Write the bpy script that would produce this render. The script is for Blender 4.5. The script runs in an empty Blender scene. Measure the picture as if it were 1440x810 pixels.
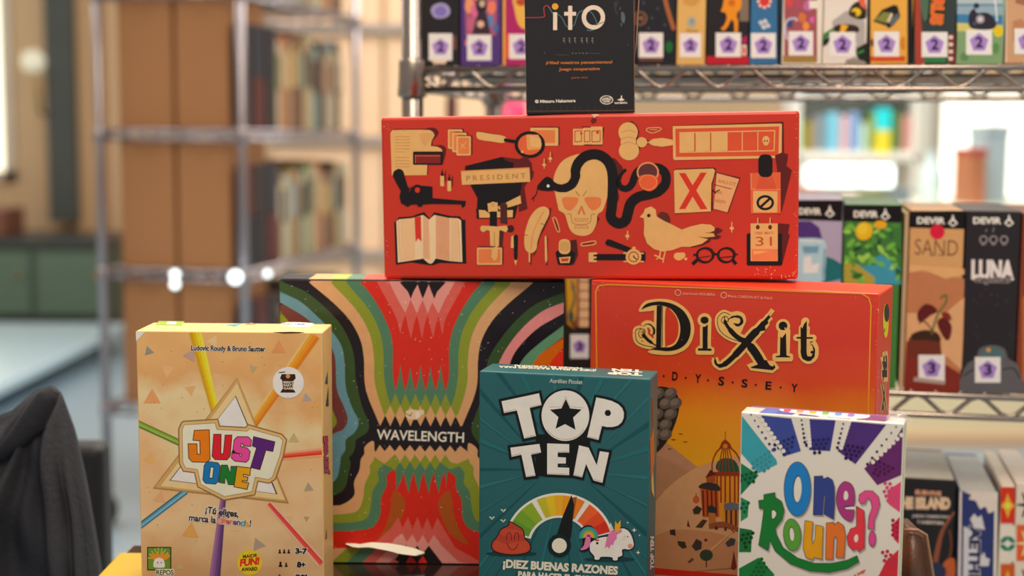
import bpy, bmesh, math, random
from mathutils import Vector, Matrix
from mathutils.geometry import tessellate_polygon
S = bpy.context.scene
COL = S.collection
R = random.Random(7)
PI = math.pi
# ------------------------------------------------------------ camera, light, exposure
TABLE = 0.75
F = 2000.0                                   # focal length in pixels of the 1440 x 810 frame
CAMZ = TABLE + 0.399
TILT, ROLL = math.atan((405 - 190) / F), 0.006
cam_d = bpy.data.cameras.new('camera'); cam = bpy.data.objects.new('camera', cam_d); COL.objects.link(cam)
cam_d.sensor_width = 36; cam_d.lens = F / 1440 * 36; cam_d.clip_start = 0.02; cam_d.clip_end = 60
cam.matrix_world = Matrix.Translation((0, 0, CAMZ)) @ Matrix.Rotation(PI/2 - TILT, 4, 'X') @ Matrix.Rotation(ROLL, 4, 'Z')
cam_d.dof.use_dof = True; cam_d.dof.focus_distance = 1.19; cam_d.dof.aperture_fstop = 3.5
S.camera = cam
S.view_settings.view_transform = 'Standard'; S.view_settings.look = 'None'
S.view_settings.gamma = 1.0; S.view_settings.use_curve_mapping = False
S.view_settings.exposure = -0.1
W = bpy.data.worlds.new('world'); S.world = W; W.use_nodes = True
W.node_tree.nodes['Background'].inputs[0].default_value = (1.0, 0.90, 0.84, 1)
W.node_tree.nodes['Background'].inputs[1].default_value = 0.42
def area(name, loc, target, size, power, colour, size_y=None):
    d = bpy.data.lights.new(name, 'AREA'); d.energy = power; d.color = colour; d.size = size
    if size_y: d.shape = 'RECTANGLE'; d.size_y = size_y
    o = bpy.data.objects.new(name, d); COL.objects.link(o)
    v = Vector(target) - Vector(loc)
    o.matrix_world = Matrix.Translation(loc) @ v.to_track_quat('-Z', 'Y').to_matrix().to_4x4()
    return o
area('ceiling_panel_light', (0.1, 0.35, 2.6), (0.05, 1.3, 0.95), 1.0, 30, (1, 0.83, 0.66))
area('ceiling_panel_light', (0.05, 2.05, 2.9), (0.05, 1.35, 0.8), 1.2, 62, (1, 0.88, 0.72))
area('ceiling_panel_light', (0.6, 5.0, 3.1), (0.6, 4.8, 0), 2.5, 120, (1, 0.95, 0.88))
area('ceiling_panel_light', (-2.4, 4.4, 3.1), (-2.2, 5.2, 0), 2.0, 60, (1, 0.93, 0.84))
area('ceiling_panel_light', (1.8, 1.2, 2.9), (0.9, 1.8, 0.8), 1.0, 18, (1, 0.93, 0.85))

# ------------------------------------------------------------ geometry of the view, used to measure the room
CM = cam.matrix_world.copy(); CO = CM.translation.copy(); CR = CM.to_3x3()
def ray(px, py): return (CR @ Vector(((px - 720) / F, -(py - 405) / F, -1))).normalized()
def hit(px, py, p, n):
    d = ray(px, py); n = Vector(n); return CO + d * ((Vector(p) - CO).dot(n) / d.dot(n))
def hit_z(px, py, z): return hit(px, py, (0, 0, z), (0, 0, 1))
def hit_y(px, py, y): return hit(px, py, (0, y, 0), (0, 1, 0))

# ------------------------------------------------------------ materials
GAIN = 1.25
def lin(c):
    return c / 12.92 if c <= 0.04045 else ((c + 0.055) / 1.055) ** 2.4
def rgb(h, g=None):
    if not isinstance(h, str): return tuple(h)[:3]
    g = GAIN if g is None else g
    return tuple(min(0.92, lin(int(h[i:i+2], 16) / 255) * g) for i in (0, 2, 4))
MATS = {}
def mat(name, colour=None, rough=0.5, metal=0, bump=0, bscale=60, vary=0, vscale=8, emit=None, emit_s=0, coat=0, trans=0, alpha=1, g=None):
    if name in MATS: return MATS[name]
    m = bpy.data.materials.new(name); m.use_nodes = True; nt = m.node_tree; b = nt.nodes['Principled BSDF']
    c = rgb(colour, g) if colour else (0.5, 0.5, 0.5)
    b.inputs['Base Color'].default_value = (*c, 1); b.inputs['Roughness'].default_value = rough
    b.inputs['Metallic'].default_value = metal; b.inputs['Coat Weight'].default_value = coat
    b.inputs['Coat Roughness'].default_value = 0.15
    b.inputs['Transmission Weight'].default_value = trans; b.inputs['Alpha'].default_value = alpha
    if emit: b.inputs['Emission Color'].default_value = (*rgb(emit, 1), 1); b.inputs['Emission Strength'].default_value = emit_s
    tc = nt.nodes.new('ShaderNodeTexCoord')
    if vary:
        n = nt.nodes.new('ShaderNodeTexNoise'); n.inputs['Scale'].default_value = vscale; n.inputs['Detail'].default_value = 5
        nt.links.new(tc.outputs['Object'], n.inputs['Vector'])
        mx = nt.nodes.new('ShaderNodeMix'); mx.data_type = 'RGBA'
        mx.inputs['A'].default_value = (*[max(0, x * (1 - vary)) for x in c], 1)
        mx.inputs['B'].default_value = (*[min(0.95, x * (1 + vary)) for x in c], 1)
        nt.links.new(n.outputs['Fac'], mx.inputs['Factor']); nt.links.new(mx.outputs['Result'], b.inputs['Base Color'])
    if bump:
        n = nt.nodes.new('ShaderNodeTexNoise'); n.inputs['Scale'].default_value = bscale; n.inputs['Detail'].default_value = 3
        nt.links.new(tc.outputs['Object'], n.inputs['Vector'])
        bp = nt.nodes.new('ShaderNodeBump'); bp.inputs['Strength'].default_value = bump; bp.inputs['Distance'].default_value = 0.002
        nt.links.new(n.outputs['Fac'], bp.inputs['Height']); nt.links.new(bp.outputs['Normal'], b.inputs['Normal'])
    MATS[name] = m; return m
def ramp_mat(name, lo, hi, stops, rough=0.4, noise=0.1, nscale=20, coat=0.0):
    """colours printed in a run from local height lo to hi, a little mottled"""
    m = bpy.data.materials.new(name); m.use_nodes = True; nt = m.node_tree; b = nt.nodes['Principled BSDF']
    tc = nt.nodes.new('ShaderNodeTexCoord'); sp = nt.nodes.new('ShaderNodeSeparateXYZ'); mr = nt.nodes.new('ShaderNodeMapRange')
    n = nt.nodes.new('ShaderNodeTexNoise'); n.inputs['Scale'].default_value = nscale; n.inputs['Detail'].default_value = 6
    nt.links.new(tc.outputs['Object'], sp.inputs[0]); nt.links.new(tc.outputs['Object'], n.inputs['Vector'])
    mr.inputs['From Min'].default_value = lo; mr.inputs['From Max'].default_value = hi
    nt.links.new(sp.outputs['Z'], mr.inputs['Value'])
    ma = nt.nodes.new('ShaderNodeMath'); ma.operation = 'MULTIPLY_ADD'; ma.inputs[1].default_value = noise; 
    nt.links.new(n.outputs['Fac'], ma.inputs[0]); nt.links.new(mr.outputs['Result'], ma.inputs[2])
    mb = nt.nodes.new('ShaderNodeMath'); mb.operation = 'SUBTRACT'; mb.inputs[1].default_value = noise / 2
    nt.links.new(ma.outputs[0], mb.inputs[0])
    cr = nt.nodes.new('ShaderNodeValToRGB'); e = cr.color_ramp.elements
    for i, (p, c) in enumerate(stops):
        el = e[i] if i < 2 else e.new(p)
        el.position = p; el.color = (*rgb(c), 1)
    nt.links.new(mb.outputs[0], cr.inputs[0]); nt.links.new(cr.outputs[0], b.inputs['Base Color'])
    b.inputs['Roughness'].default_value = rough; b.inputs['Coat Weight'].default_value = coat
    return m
def print_mat(name, rough, coat=0.0, rim=None):
    m = bpy.data.materials.new(name); m.use_nodes = True; nt = m.node_tree; b = nt.nodes['Principled BSDF']
    a = nt.nodes.new('ShaderNodeAttribute'); a.attribute_name = 'ink'
    tc = nt.nodes.new('ShaderNodeTexCoord'); n = nt.nodes.new('ShaderNodeTexNoise'); n.inputs['Scale'].default_value = 90; n.inputs['Detail'].default_value = 4
    nt.links.new(tc.outputs['Object'], n.inputs['Vector'])
    mr = nt.nodes.new('ShaderNodeMapRange'); mr.inputs['From Min'].default_value = 0.3; mr.inputs['From Max'].default_value = 0.7
    mr.inputs['To Min'].default_value = 0.96; mr.inputs['To Max'].default_value = 1.04
    nt.links.new(n.outputs['Fac'], mr.inputs['Value'])
    mx = nt.nodes.new('ShaderNodeVectorMath'); mx.operation = 'SCALE'
    nt.links.new(a.outputs['Color'], mx.inputs[0]); nt.links.new(mr.outputs['Result'], mx.inputs['Scale'])
    nt.links.new(mx.outputs[0], b.inputs['Base Color'])
    b.inputs['Roughness'].default_value = rough; b.inputs['Coat Weight'].default_value = coat; b.inputs['Specular IOR Level'].default_value = 0.25
    return m
INK = print_mat('printed_card', 0.42); INKG = print_mat('glossy_printed_card', 0.3, 0.15)

# ------------------------------------------------------------ objects
def tag(o, label=None, cat=None, group=None, kind=None):
    if label: o['label'] = label
    if cat: o['category'] = cat
    if group: o['group'] = group
    if kind: o['kind'] = kind
    return o
def link(name, me, m=None, parent=None, mw=None):
    o = bpy.data.objects.new(name, me); COL.objects.link(o)
    if m is not None and me is not None and not me.materials: me.materials.append(m)
    if parent: o.parent = parent
    if mw is not None: o.matrix_basis = mw
    return o
def empty(name, mw, label, cat, group=None):
    o = bpy.data.objects.new(name, None); COL.objects.link(o); o.empty_display_size = 0.02
    o.matrix_world = mw; return tag(o, label, cat, group)
def bm_obj(name, bm, m, parent=None, smooth=False, mw=None):
    me = bpy.data.meshes.new(name); bm.normal_update(); bm.to_mesh(me); bm.free()
    if smooth:
        for p in me.polygons: p.use_smooth = True
    return link(name, me, m, parent, mw)
def add_box(bm, lo, hi, bev=0.0, seg=2):
    n0 = len(bm.verts)
    vs = [bm.verts.new((x, y, z)) for z in (lo[2], hi[2]) for y in (lo[1], hi[1]) for x in (lo[0], hi[0])]
    fs = [bm.faces.new([vs[i] for i in f]) for f in ((0,2,3,1),(4,5,7,6),(0,1,5,4),(1,3,7,5),(3,2,6,7),(2,0,4,6))]
    if bev:
        es = list({e for f in fs for e in f.edges})
        bmesh.ops.bevel(bm, geom=es, offset=bev, segments=seg, affect='EDGES', profile=0.5)
def box_obj(name, lo, hi, m, parent=None, bev=0.0, seg=2):
    bm = bmesh.new(); add_box(bm, lo, hi, bev, seg); return bm_obj(name, bm, m, parent)
def add_tube(bm, pts, r, n=8, closed=False):
    pts = [Vector(p) for p in pts]; rings = []; k = len(pts)
    for i, p in enumerate(pts):
        a = pts[(i - 1) % k] if (closed or i) else p; b = pts[(i + 1) % k] if (closed or i < k - 1) else p
        t = (b - a).normalized(); u = t.cross(Vector((0, 0, 1)))
        if u.length < 0.05: u = t.cross(Vector((0, 1, 0)))
        u.normalize(); v = t.cross(u).normalized(); rr = r[i] if isinstance(r, (list, tuple)) else r
        rings.append([bm.verts.new(p + rr * (math.cos(2*PI*j/n) * u + math.sin(2*PI*j/n) * v)) for j in range(n)])
    for i in range(k if closed else k - 1):
        A, B = rings[i], rings[(i + 1) % k]
        for j in range(n): bm.faces.new((A[j], A[(j+1) % n], B[(j+1) % n], B[j]))
    if not closed: bm.faces.new(rings[0][::-1]); bm.faces.new(rings[-1])
def tube_obj(name, pts, r, m, parent=None, n=8, closed=False):
    bm = bmesh.new(); add_tube(bm, pts, r, n, closed); bmesh.ops.recalc_face_normals(bm, faces=bm.faces); return bm_obj(name, bm, m, parent, True)

# ------------------------------------------------------------ flat print on the faces of boxes
def spl(pts, closed=True, k=6):
    n = len(pts); out = []
    for i in range(n if closed else n - 1):
        g = lambda j: pts[j % n] if closed else pts[max(0, min(n - 1, j))]
        p0, p1, p2, p3 = g(i-1), g(i), g(i+1), g(i+2)
        for s in range(k):
            t = s / k; t2, t3 = t*t, t*t*t
            out.append(tuple(0.5 * (2*p1[c] + (p2[c]-p0[c])*t + (2*p0[c]-5*p1[c]+4*p2[c]-p3[c])*t2 + (3*p1[c]-p0[c]-3*p2[c]+p3[c])*t3) for c in (0, 1)))
    if not closed: out.append(tuple(pts[-1]))
    return out
def area2(p): return sum(p[i-1][0]*p[i][1] - p[i][0]*p[i-1][1] for i in range(len(p))) / 2
def grow(pts, d):
    """outline pushed outwards by d, mitred"""
    if area2(pts) < 0: pts = pts[::-1]
    n = len(pts); out = []
    for i in range(n):
        a, b, c = Vector(pts[i-1]), Vector(pts[i]), Vector(pts[(i+1) % n])
        e, f = (b-a), (c-b)
        if e.length < 1e-6 or f.length < 1e-6: continue
        e.normalize(); f.normalize(); n1 = Vector((e.y, -e.x)); n2 = Vector((f.y, -f.x)); m = n1 + n2
        if m.length < 0.2: out += [tuple(b + n1*d + e*d), tuple(b + n2*d - f*d)]; continue
        m.normalize(); c_ = m.dot(n1)
        if c_ < 0.6 and e.x*f.y - e.y*f.x > 0: out += [tuple(b + (n1*d + m*d*0.6)), tuple(b + (n2*d + m*d*0.6))]
        else: out.append(tuple(b + m * d / max(c_, 0.5)))
    return out
class Face:
    """one flat side of a thing: plane point p and axes u (right), v (up) in the thing's own space"""
    def __init__(s, mw, p, u, v, eps=0.0002):
        s.mw = mw.copy(); s.inv = mw.inverted(); s.p, s.u, s.v = Vector(p), Vector(u).normalized(), Vector(v).normalized()
        s.n = s.u.cross(s.v).normalized(); s.eps = eps; s.boxes = []
        s.o = s.inv @ CO; s.r = s.inv.to_3x3()
    def at(s, px, py):
        d = s.r @ ray(px, py); q = s.o + d * ((s.p - s.o).dot(s.n) / d.dot(s.n)) - s.p
        return (q.dot(s.u), q.dot(s.v))
    def layer(s, bb):
        l = 0
        for (x0, y0, x1, y1, k) in s.boxes:
            if x0 < bb[2] and bb[0] < x1 and y0 < bb[3] and bb[1] < y1: l = max(l, k + 1)
        s.boxes.append((*bb, l)); return l
DZ = 1.6e-5
def char_spots(txt):
    out = []
    for i, ch in enumerate(txt):
        if ch != ' ': out.append((ch, glyphs(txt[:i+1], 0, 0)[2] - glyphs(ch, 0, 0)[2], glyphs(ch, 0, 0)[2]))
    return out, glyphs(txt, 0, 0)[2]
class Art:
    def __init__(s, face, local=False):
        s.f = face; s.V = []; s.T = []; s.C = []; s.tr = (0, 0, 1); s.local = local; s.clip = None; s.warp = None
    def z(s, ox=0, oy=0, sc=1): s.tr = (ox, oy, sc); return s
    def _put(s, pts, tris, col):
        ox, oy, sc = s.tr
        wx, wk = s.warp or (0, 1)
        q = pts if s.local else [s.f.at(wx + (ox + x / sc - wx) * wk, oy + y / sc) for x, y in pts]
        if s.clip: x0, y0, x1, y1 = s.clip; q = [(min(max(a, x0), x1), min(max(b, y0), y1)) for a, b in q]
        bb = (min(a for a, b in q), min(b for a, b in q), max(a for a, b in q), max(b for a, b in q))
        h = s.f.eps + DZ * s.f.layer(bb); k = len(s.V)
        s.V += [s.f.p + s.f.u * a + s.f.v * b + s.f.n * h for a, b in q]
        for t in tris:
            s.T.append([k + i for i in t]); s.C.append(col)
    def p(s, pts, col, sm=False, holes=(), k=6):
        if sm: pts = spl(pts, True, k)
        loops = [[Vector((x, y, 0)) for x, y in pts]] + [[Vector((x, y, 0)) for x, y in h] for h in holes]
        flat = [tuple(v[:2]) for l in loops for v in l]
        s._put(flat, tessellate_polygon(loops), rgb(col)); return s
    def c(s, x, y, r, col, ry=None, rot=0, n=26):
        ry = ry or r; c, q = math.cos(rot), math.sin(rot)
        pts = [(x + r*math.cos(2*PI*i/n)*c - ry*math.sin(2*PI*i/n)*q, y + r*math.cos(2*PI*i/n)*q + ry*math.sin(2*PI*i/n)*c) for i in range(n)]
        s._put(pts, [(0, i, i+1) for i in range(1, n-1)], rgb(col)); return s
    def ring(s, x, y, r, w, col, ry=None): 
        ry = ry or r; return s.l([(x + r*math.cos(2*PI*i/28), y + ry*math.sin(2*PI*i/28)) for i in range(28)], w, col, closed=True)
    def l(s, pts, w, col, sm=False, closed=False, k=6):
        if sm: pts = spl(pts, closed, k)
        n = len(pts); L = []; Rr = []
        for i in range(n):
            a = Vector(pts[i-1]) if (i or closed) else None; b = Vector(pts[i]); c = Vector(pts[(i+1) % n]) if (i < n-1 or closed) else None
            e = (b-a).normalized() if a is not None and (b-a).length > 1e-9 else None; f = (c-b).normalized() if c is not None and (c-b).length > 1e-9 else None
            e = e or f; f = f or e
            n1 = Vector((-e.y, e.x)); n2 = Vector((-f.y, f.x)); m = n1+n2
            m = m.normalized() if m.length > 0.1 else n1
            ww = (w[0] + (w[1]-w[0]) * i/(n-1) if isinstance(w, tuple) else w[round(i/(n-1)*(len(w)-1))] if isinstance(w, list) else w) / 2
            d = ww / max(m.dot(n1), 0.55); L.append(tuple(b + m*d)); Rr.append(tuple(b - m*d))
        tr = []
        for i in range(n if closed else n-1):
            j = (i+1) % n; tr += [(i, j, n+j), (i, n+j, n+i)]
        s._put(L + Rr, tr, rgb(col)); return s
    def r(s, x0, y0, x1, y1, col, rd=0, ang=0):
        if rd:
            pts = []
            for cx, cy, a in ((x1-rd, y0+rd, -90), (x1-rd, y1-rd, 0), (x0+rd, y1-rd, 90), (x0+rd, y0+rd, 180)):
                pts += [(cx + rd*math.cos(math.radians(a+t)), cy + rd*math.sin(math.radians(a+t))) for t in (0, 22, 45, 67, 90)]
        else: pts = [(x0, y0), (x1, y0), (x1, y1), (x0, y1)]
        if ang:
            cx, cy, c, q = (x0+x1)/2, (y0+y1)/2, math.cos(math.radians(ang)), math.sin(math.radians(ang))
            pts = [(cx + (x-cx)*c - (y-cy)*q, cy + (x-cx)*q + (y-cy)*c) for x, y in pts]
        return s.p(pts, col)
    def arc(s, x, y, r0, r1, a0, a1, col, k=1, n=14):
        A = [math.radians(a0 + (a1-a0)*i/n) for i in range(n+1)]
        pts = [(x + r1*math.cos(a), y - k*r1*math.sin(a)) for a in A] + [(x + r0*math.cos(a), y - k*r0*math.sin(a)) for a in A]
        m = n+1; s._put(pts, [t for i in range(n) for t in ((i, i+1, m+i+1), (i, m+i+1, m+i))], rgb(col)); return s
    def t(s, txt, x0, y0, x1, y1, h, col, b=0.0, out=None, slant=0.0):
        if out: s.t(txt, x0, y0, x1, y1, h, out[0], b + out[1], None, slant)
        vs, tris, ww, asc = glyphs(txt, b, slant)
        d = Vector((x1-x0, y1-y0)); L = d.length; d.normalize(); up = Vector((d.y, -d.x))
        # vs are in units of cap height; fitted so that the plain string runs from p0 to p1
        s._put([(x0 + d.x*vx*L/ww + up.x*vy*h, y0 + d.y*vx*L/ww + up.y*vy*h) for vx, vy in vs], tris, rgb(col)); return s
    def fill_out(s, pts, col, out, w, sm=False, holes=()):
        if sm: pts = spl(pts)
        s.p(grow(pts, w), out); s.p(pts, col, holes=holes); return s
    def done(s, name, parent, m=None, label=None):
        me = bpy.data.meshes.new(name); me.from_pydata([tuple(v) for v in s.V], [], s.T); 
        at = me.attributes.new('ink', 'FLOAT_COLOR', 'FACE') if False else me.attributes.new('ink', 'FLOAT_COLOR', 'CORNER')
        buf = []
        for p in me.polygons: buf += list((*s.C[p.index], 1.0)) * p.loop_total
        at.data.foreach_set('color', buf)
        # all faces look outwards
        bm = bmesh.new(); bm.from_mesh(me); bm.normal_update(); bm.faces.ensure_lookup_table()
        fl = [f for f in bm.faces if f.normal.dot(s.f.n) < 0]; bmesh.ops.reverse_faces(bm, faces=fl); bm.to_mesh(me); bm.free()
        o = link(name, me, m or INK, parent)
        if label: o['label'] = label
        return o
_G = {}; _CAP = []
def _raw(txt, b, slant):
    cu = bpy.data.curves.new('t', 'FONT'); cu.body = txt; cu.dimensions = '2D'; cu.fill_mode = 'BOTH'; cu.resolution_u = 3; cu.offset = b; cu.shear = slant
    o = bpy.data.objects.new('t', cu); me = o.to_mesh(); me.calc_loop_triangles()
    v = [(q.co.x, q.co.y) for q in me.vertices]; t = [tuple(l.vertices) for l in me.loop_triangles]
    o.to_mesh_clear(); bpy.data.objects.remove(o); bpy.data.curves.remove(cu); return v, t
def glyphs(txt, b, slant):
    k = (txt, b, slant)
    if k in _G: return _G[k]
    if not _CAP: _CAP.append(max(y for x, y in _raw('H', 0, 0)[0]))
    v0, _ = _raw(txt, 0, 0); xa, xb = min(x for x, y in v0), max(x for x, y in v0)
    v, t = _raw(txt, b, slant); c = _CAP[0]
    _G[k] = ([((x - xa) / c, y / c) for x, y in v], t, (xb - xa) / c, 1.0); return _G[k]
def rect_part(name, face, a0, b0, a1, b1, m, parent, lift=0.0001):
    """a sheet of print lying on a face, in face coordinates"""
    bm = bmesh.new(); q = [face.p + face.u*a + face.v*b + face.n*lift for a, b in ((a0, b0), (a1, b0), (a1, b1), (a0, b1))]
    bm.faces.new([bm.verts.new(v) for v in q]); return bm_obj(name, bm, m, parent)

# ------------------------------------------------------------ boxes
def frame(pl, pr, up=(0, 0, 1)):
    """matrix at the middle of the line pl-pr, x along it, y away from the camera"""
    x = (pr - pl); w = x.length; x.normalize(); up = Vector(up); y = up.cross(x).normalized(); z = x.cross(y)
    m = Matrix((x, y, z)).transposed().to_4x4(); m.translation = (pl + pr) / 2; return m, w
def game_box(mw, w, d, h, m, m_top, label, group=None, cat='game box', lid=0.86, bev=0.0012, name='game_box'):
    """x right, y back, z up, base middle of the FRONT edge at the origin"""
    root = empty(name, mw, label, cat, group)
    dl = d * lid
    box_obj('lid', (-w/2, 0, 0), (w/2, dl, h), m, root, bev, 2)
    box_obj('tray', (-w/2 + 0.0015, dl - 0.004, 0.0015), (w/2 - 0.0015, d, h - 0.0015), m_top, root, bev, 2)
    root['dims'] = (w, d, h)
    fr = Face(mw, (0, 0, 0), (1, 0, 0), (0, 0, 1)); tp = Face(mw, (0, 0, h), (1, 0, 0), (0, 1, 0)); rt = Face(mw, (w/2, 0, 0), (0, 1, 0), (0, 0, 1))
    return root, fr, tp, rt
# ------------------------------------------------------------ where the stacked boxes stand (measured)
Z_WL = hit_y(591, 393, 1.30).z
a_, b_ = hit_z(391.5, 392.5, Z_WL), hit_z(795, 395.5, Z_WL)
M_WL, w_WL = frame(Vector((a_.x, a_.y, TABLE)), Vector((b_.x, b_.y, TABLE))); h_WL = Z_WL - TABLE
Z_DX = Z_WL + 0.0038
a_, b_ = hit_z(831, 393.5, Z_DX), hit_z(1237, 413, Z_DX)
M_DX, w_DX = frame(Vector((a_.x, a_.y, TABLE)), Vector((b_.x, b_.y, TABLE))); h_DX = Z_DX - TABLE
def stand(tl, tr, y):
    z = hit_y(*tl, y).z; a, b = hit_z(*tl, z), hit_z(*tr, z)
    m, w = frame(Vector((a.x, a.y, TABLE)), Vector((b.x, b.y, TABLE))); return m, w, z - TABLE
M_JO, w_JO, h_JO = stand((191, 465), (453, 467.5), 1.20)
M_TT, w_TT, h_TT = stand((674, 521.5), (915, 533), 1.15)
M_OR, w_OR, h_OR = stand((1042, 579), (1272, 595.5), 1.095)
# the long red box lies across the two, its right end a little higher
yy = 1.292
a_ = hit_y(540, 392.3, 1.27); a_ = hit_z(540, 392.3, Z_WL + 0.0003)
w_SH = (1122 - 540) / F * 1.255
b_ = None
for i in range(400):
    y = 1.10 + i * 0.001; q = hit_y(1122.5, 393, y)
    if b_ is None or abs((q - a_).z / (q - a_).length - 0.0195) < best: b_ = q; best = abs((q - a_).z / (q - a_).length - 0.0195)
M_SH, w_SH = frame(a_, b_)
q = M_SH.inverted() ; t_ = Face(M_SH, (0, 0, 0), (1, 0, 0), (0, 0, 1)).at(531, 165); h_SH = t_[1]
T_SH = Face(M_SH, (0, 0, h_SH), (1, 0, 0), (0, 1, 0))
a_, b_ = T_SH.at(740, 157.5), T_SH.at(892, 154.5)
if __name__ == '__main__':
    for n in ('WL', 'DX', 'JO', 'TT', 'OR', 'SH'):
        m = globals()['M_'+n]; print(n, 'w %.3f h %.3f' % (globals()['w_'+n], globals()['h_'+n]), 'loc', [round(v, 3) for v in m.translation], 'yaw', [round(math.degrees(v), 1) for v in m.to_euler()])
    print('SH top left/right', T_SH.at(531, 165), T_SH.at(1122, 152), 'ito', a_, b_)
# ------------------------------------------------------------ the room
def struct(o): o['kind'] = 'structure'; return o
def hor(px, y, z=0): return hit_y(px, 190, y).x
Mw = mat('cream_wall', 'd9bd98', 0.8, vary=0.06, vscale=1.5)
struct(box_obj('floor', (-5, -1.5, -0.05), (5.5, 9.0, 0), ramp_mat('floor_stone', 0, 1, [(0, '8fa3b0'), (1, '8fa3b0')], 0.28, 0.1, 3)))
struct(box_obj('wall_back', (-5, 9.0, 0), (5.5, 9.15, 3.4), Mw))
struct(box_obj('wall_left', (-5.1, 3, 0), (-5, 9.0, 3.4), Mw))
struct(box_obj('wall_right', (5.5, 3, 0), (5.6, 9.0, 3.4), Mw))
# tall bright window at the far left of the back wall
def window(name, x0, x1, z0, z1, y, colour, s, panes=2):
    e = bpy.data.objects.new(name, None); COL.objects.link(e); e.location = (0, 0, 0); e['kind'] = 'structure'
    fm = mat('window_frame_paint', 'd8d2c4', 0.5); pm = mat('daylight_' + colour, 'ffffff', 0.3, emit=colour, emit_s=s)
    for a, b in (((x0, y-.05, z0), (x0+.06, y, z1)), ((x1-.06, y-.05, z0), (x1, y, z1)), ((x0, y-.05, z0), (x1, y, z0+.06)), ((x0, y-.05, z1-.06), (x1, y, z1))):
        box_obj('frame_bar', a, b, fm, e)
    for i in range(panes):
        a = x0 + .06 + (x1-x0-.12) * i / panes; b = x0 + .06 + (x1-x0-.12) * (i+1) / panes
        box_obj('pane', (a+.01, y-.025, z0+.06), (b-.01, y-.015, z1-.06), pm, e)
    return e
window('window_1', -5.0, hor(22, 9), 0.85, 2.6, 8.99, 'fff0d0', 2.0, 1)
# dark green pillar and cabinet against the back wall
gm = mat('dark_slate_paint', '4a5250', 0.6, vary=0.1)
def thing_box(name, lo, hi, m, label, cat, bev=0.01, group=None):
    o = box_obj(name, lo, hi, m, None, bev); return tag(o, label, cat, group)
o = box_obj('trim_1', (hor(66, 8.8), 8.8, 0.6), (hor(104, 8.8), 8.95, 3.3), gm); struct(o)
o = box_obj('trim_2', (hor(104, 8.9), 8.9, 0.0), (hor(146, 8.9), 8.98, 3.3), mat('sand_panel', 'cfa87c', 0.7)); struct(o)
lamp = empty('wall_lamp', Matrix.Translation((hor(50, 8.6), 8.6, CAMZ + (190-92)/F*8.6)), 'small pale round wall lamp beside the dark pillar', 'lamp')
def sphere(name, c, r, m, parent, sx=1, sz=1):
    bm = bmesh.new(); bmesh.ops.create_uvsphere(bm, u_segments=24, v_segments=14, radius=r)
    for v in bm.verts: v.co = Vector((v.co.x*sx, v.co.y, v.co.z*sz)) + Vector(c)
    return bm_obj(name, bm, m, parent, True)
sphere('globe', (0, 0, 0), 0.07, mat('lamp_glass', 'fff0d0', 0.3, emit='ffeecb', emit_s=0.3), lamp)
tube_obj('stem', [(0, 0.03, -0.06), (0, 0.1, -0.3), (0, 0.35, -0.34)], 0.014, mat('brass', 'a08a5a', 0.4, metal=0.8), lamp)
# low green cabinet with panel doors
cx0, cx1, cy = -5.0, hor(150, 8.2), 8.2
zt = CAMZ - (338-190)/F*8.2; zb = 0
cab = empty('storage_cabinet', Matrix.Translation((cx0, cy, 0)), 'long low dark green cabinet along the back wall under the window', 'cabinet')
cm = mat('green_cabinet', '4c5c50', 0.5, vary=0.1)
box_obj('body', (0, 0.02, 0.08), (cx1-cx0, 0.6, zt-0.05), cm, cab, 0.004)
box_obj('top', (-0.02, -0.02, zt-0.05), (cx1-cx0+0.02, 0.62, zt), mat('slate_top', '3f4343', 0.4), cab, 0.004)
nd = 6
for i in range(nd):
    a = (cx1-cx0) * i / nd; b = (cx1-cx0) * (i+1) / nd
    dd = box_obj('door', (a+0.02, -0.005, 0.1), (b-0.02, 0.02, zt-0.08), mat('green_door', '5c7262', 0.45), cab, 0.003)
    sphere('handle', (b-0.08, -0.02, zt*0.6), 0.018, mat('brass', 'a08a5a', 0.4, metal=0.8), dd)
thing_box('paper_box', (-4.9, 8.25, zt), (-4.35, 8.6, zt+0.17), mat('ochre_box', 'b48a55', 0.7), 'ochre storage box on the green cabinet below the window', 'box')
thing_box('storage_crate', (-3.95, 8.25, zt), (-3.5, 8.6, zt+0.22), mat('slate_box', '4a4c48', 0.7), 'dark grey crate on the green cabinet at the foot of the pillar', 'crate')
thing_box('storage_bin', (-3.45, 8.25, zt), (-2.95, 8.6, zt+0.16), mat('umber_box', '7a5040', 0.7), 'reddish brown bin at the right end of the green cabinet', 'bin')
# pale low bench in front of the cabinet, lit from the windows
bench = empty('display_table', Matrix.Translation((-3.2, 6.2, 0)), 'wide pale blue-grey table behind the dark jacket', 'table')
zt2 = CAMZ - (458-190)/F*7.5
box_obj('tabletop', (-1.8, -0.75, zt2-0.05), (1.15, 1.3, zt2), mat('pale_laminate', 'a6c0d8', 0.25, g=1.5), bench, 0.01)
for sx in (-1.7, 1.05):
    for sy in (-0.65, 1.2): box_obj('leg', (sx-.03, sy-.03, 0), (sx+.03, sy+.03, zt2-0.05), gm, bench)
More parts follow.
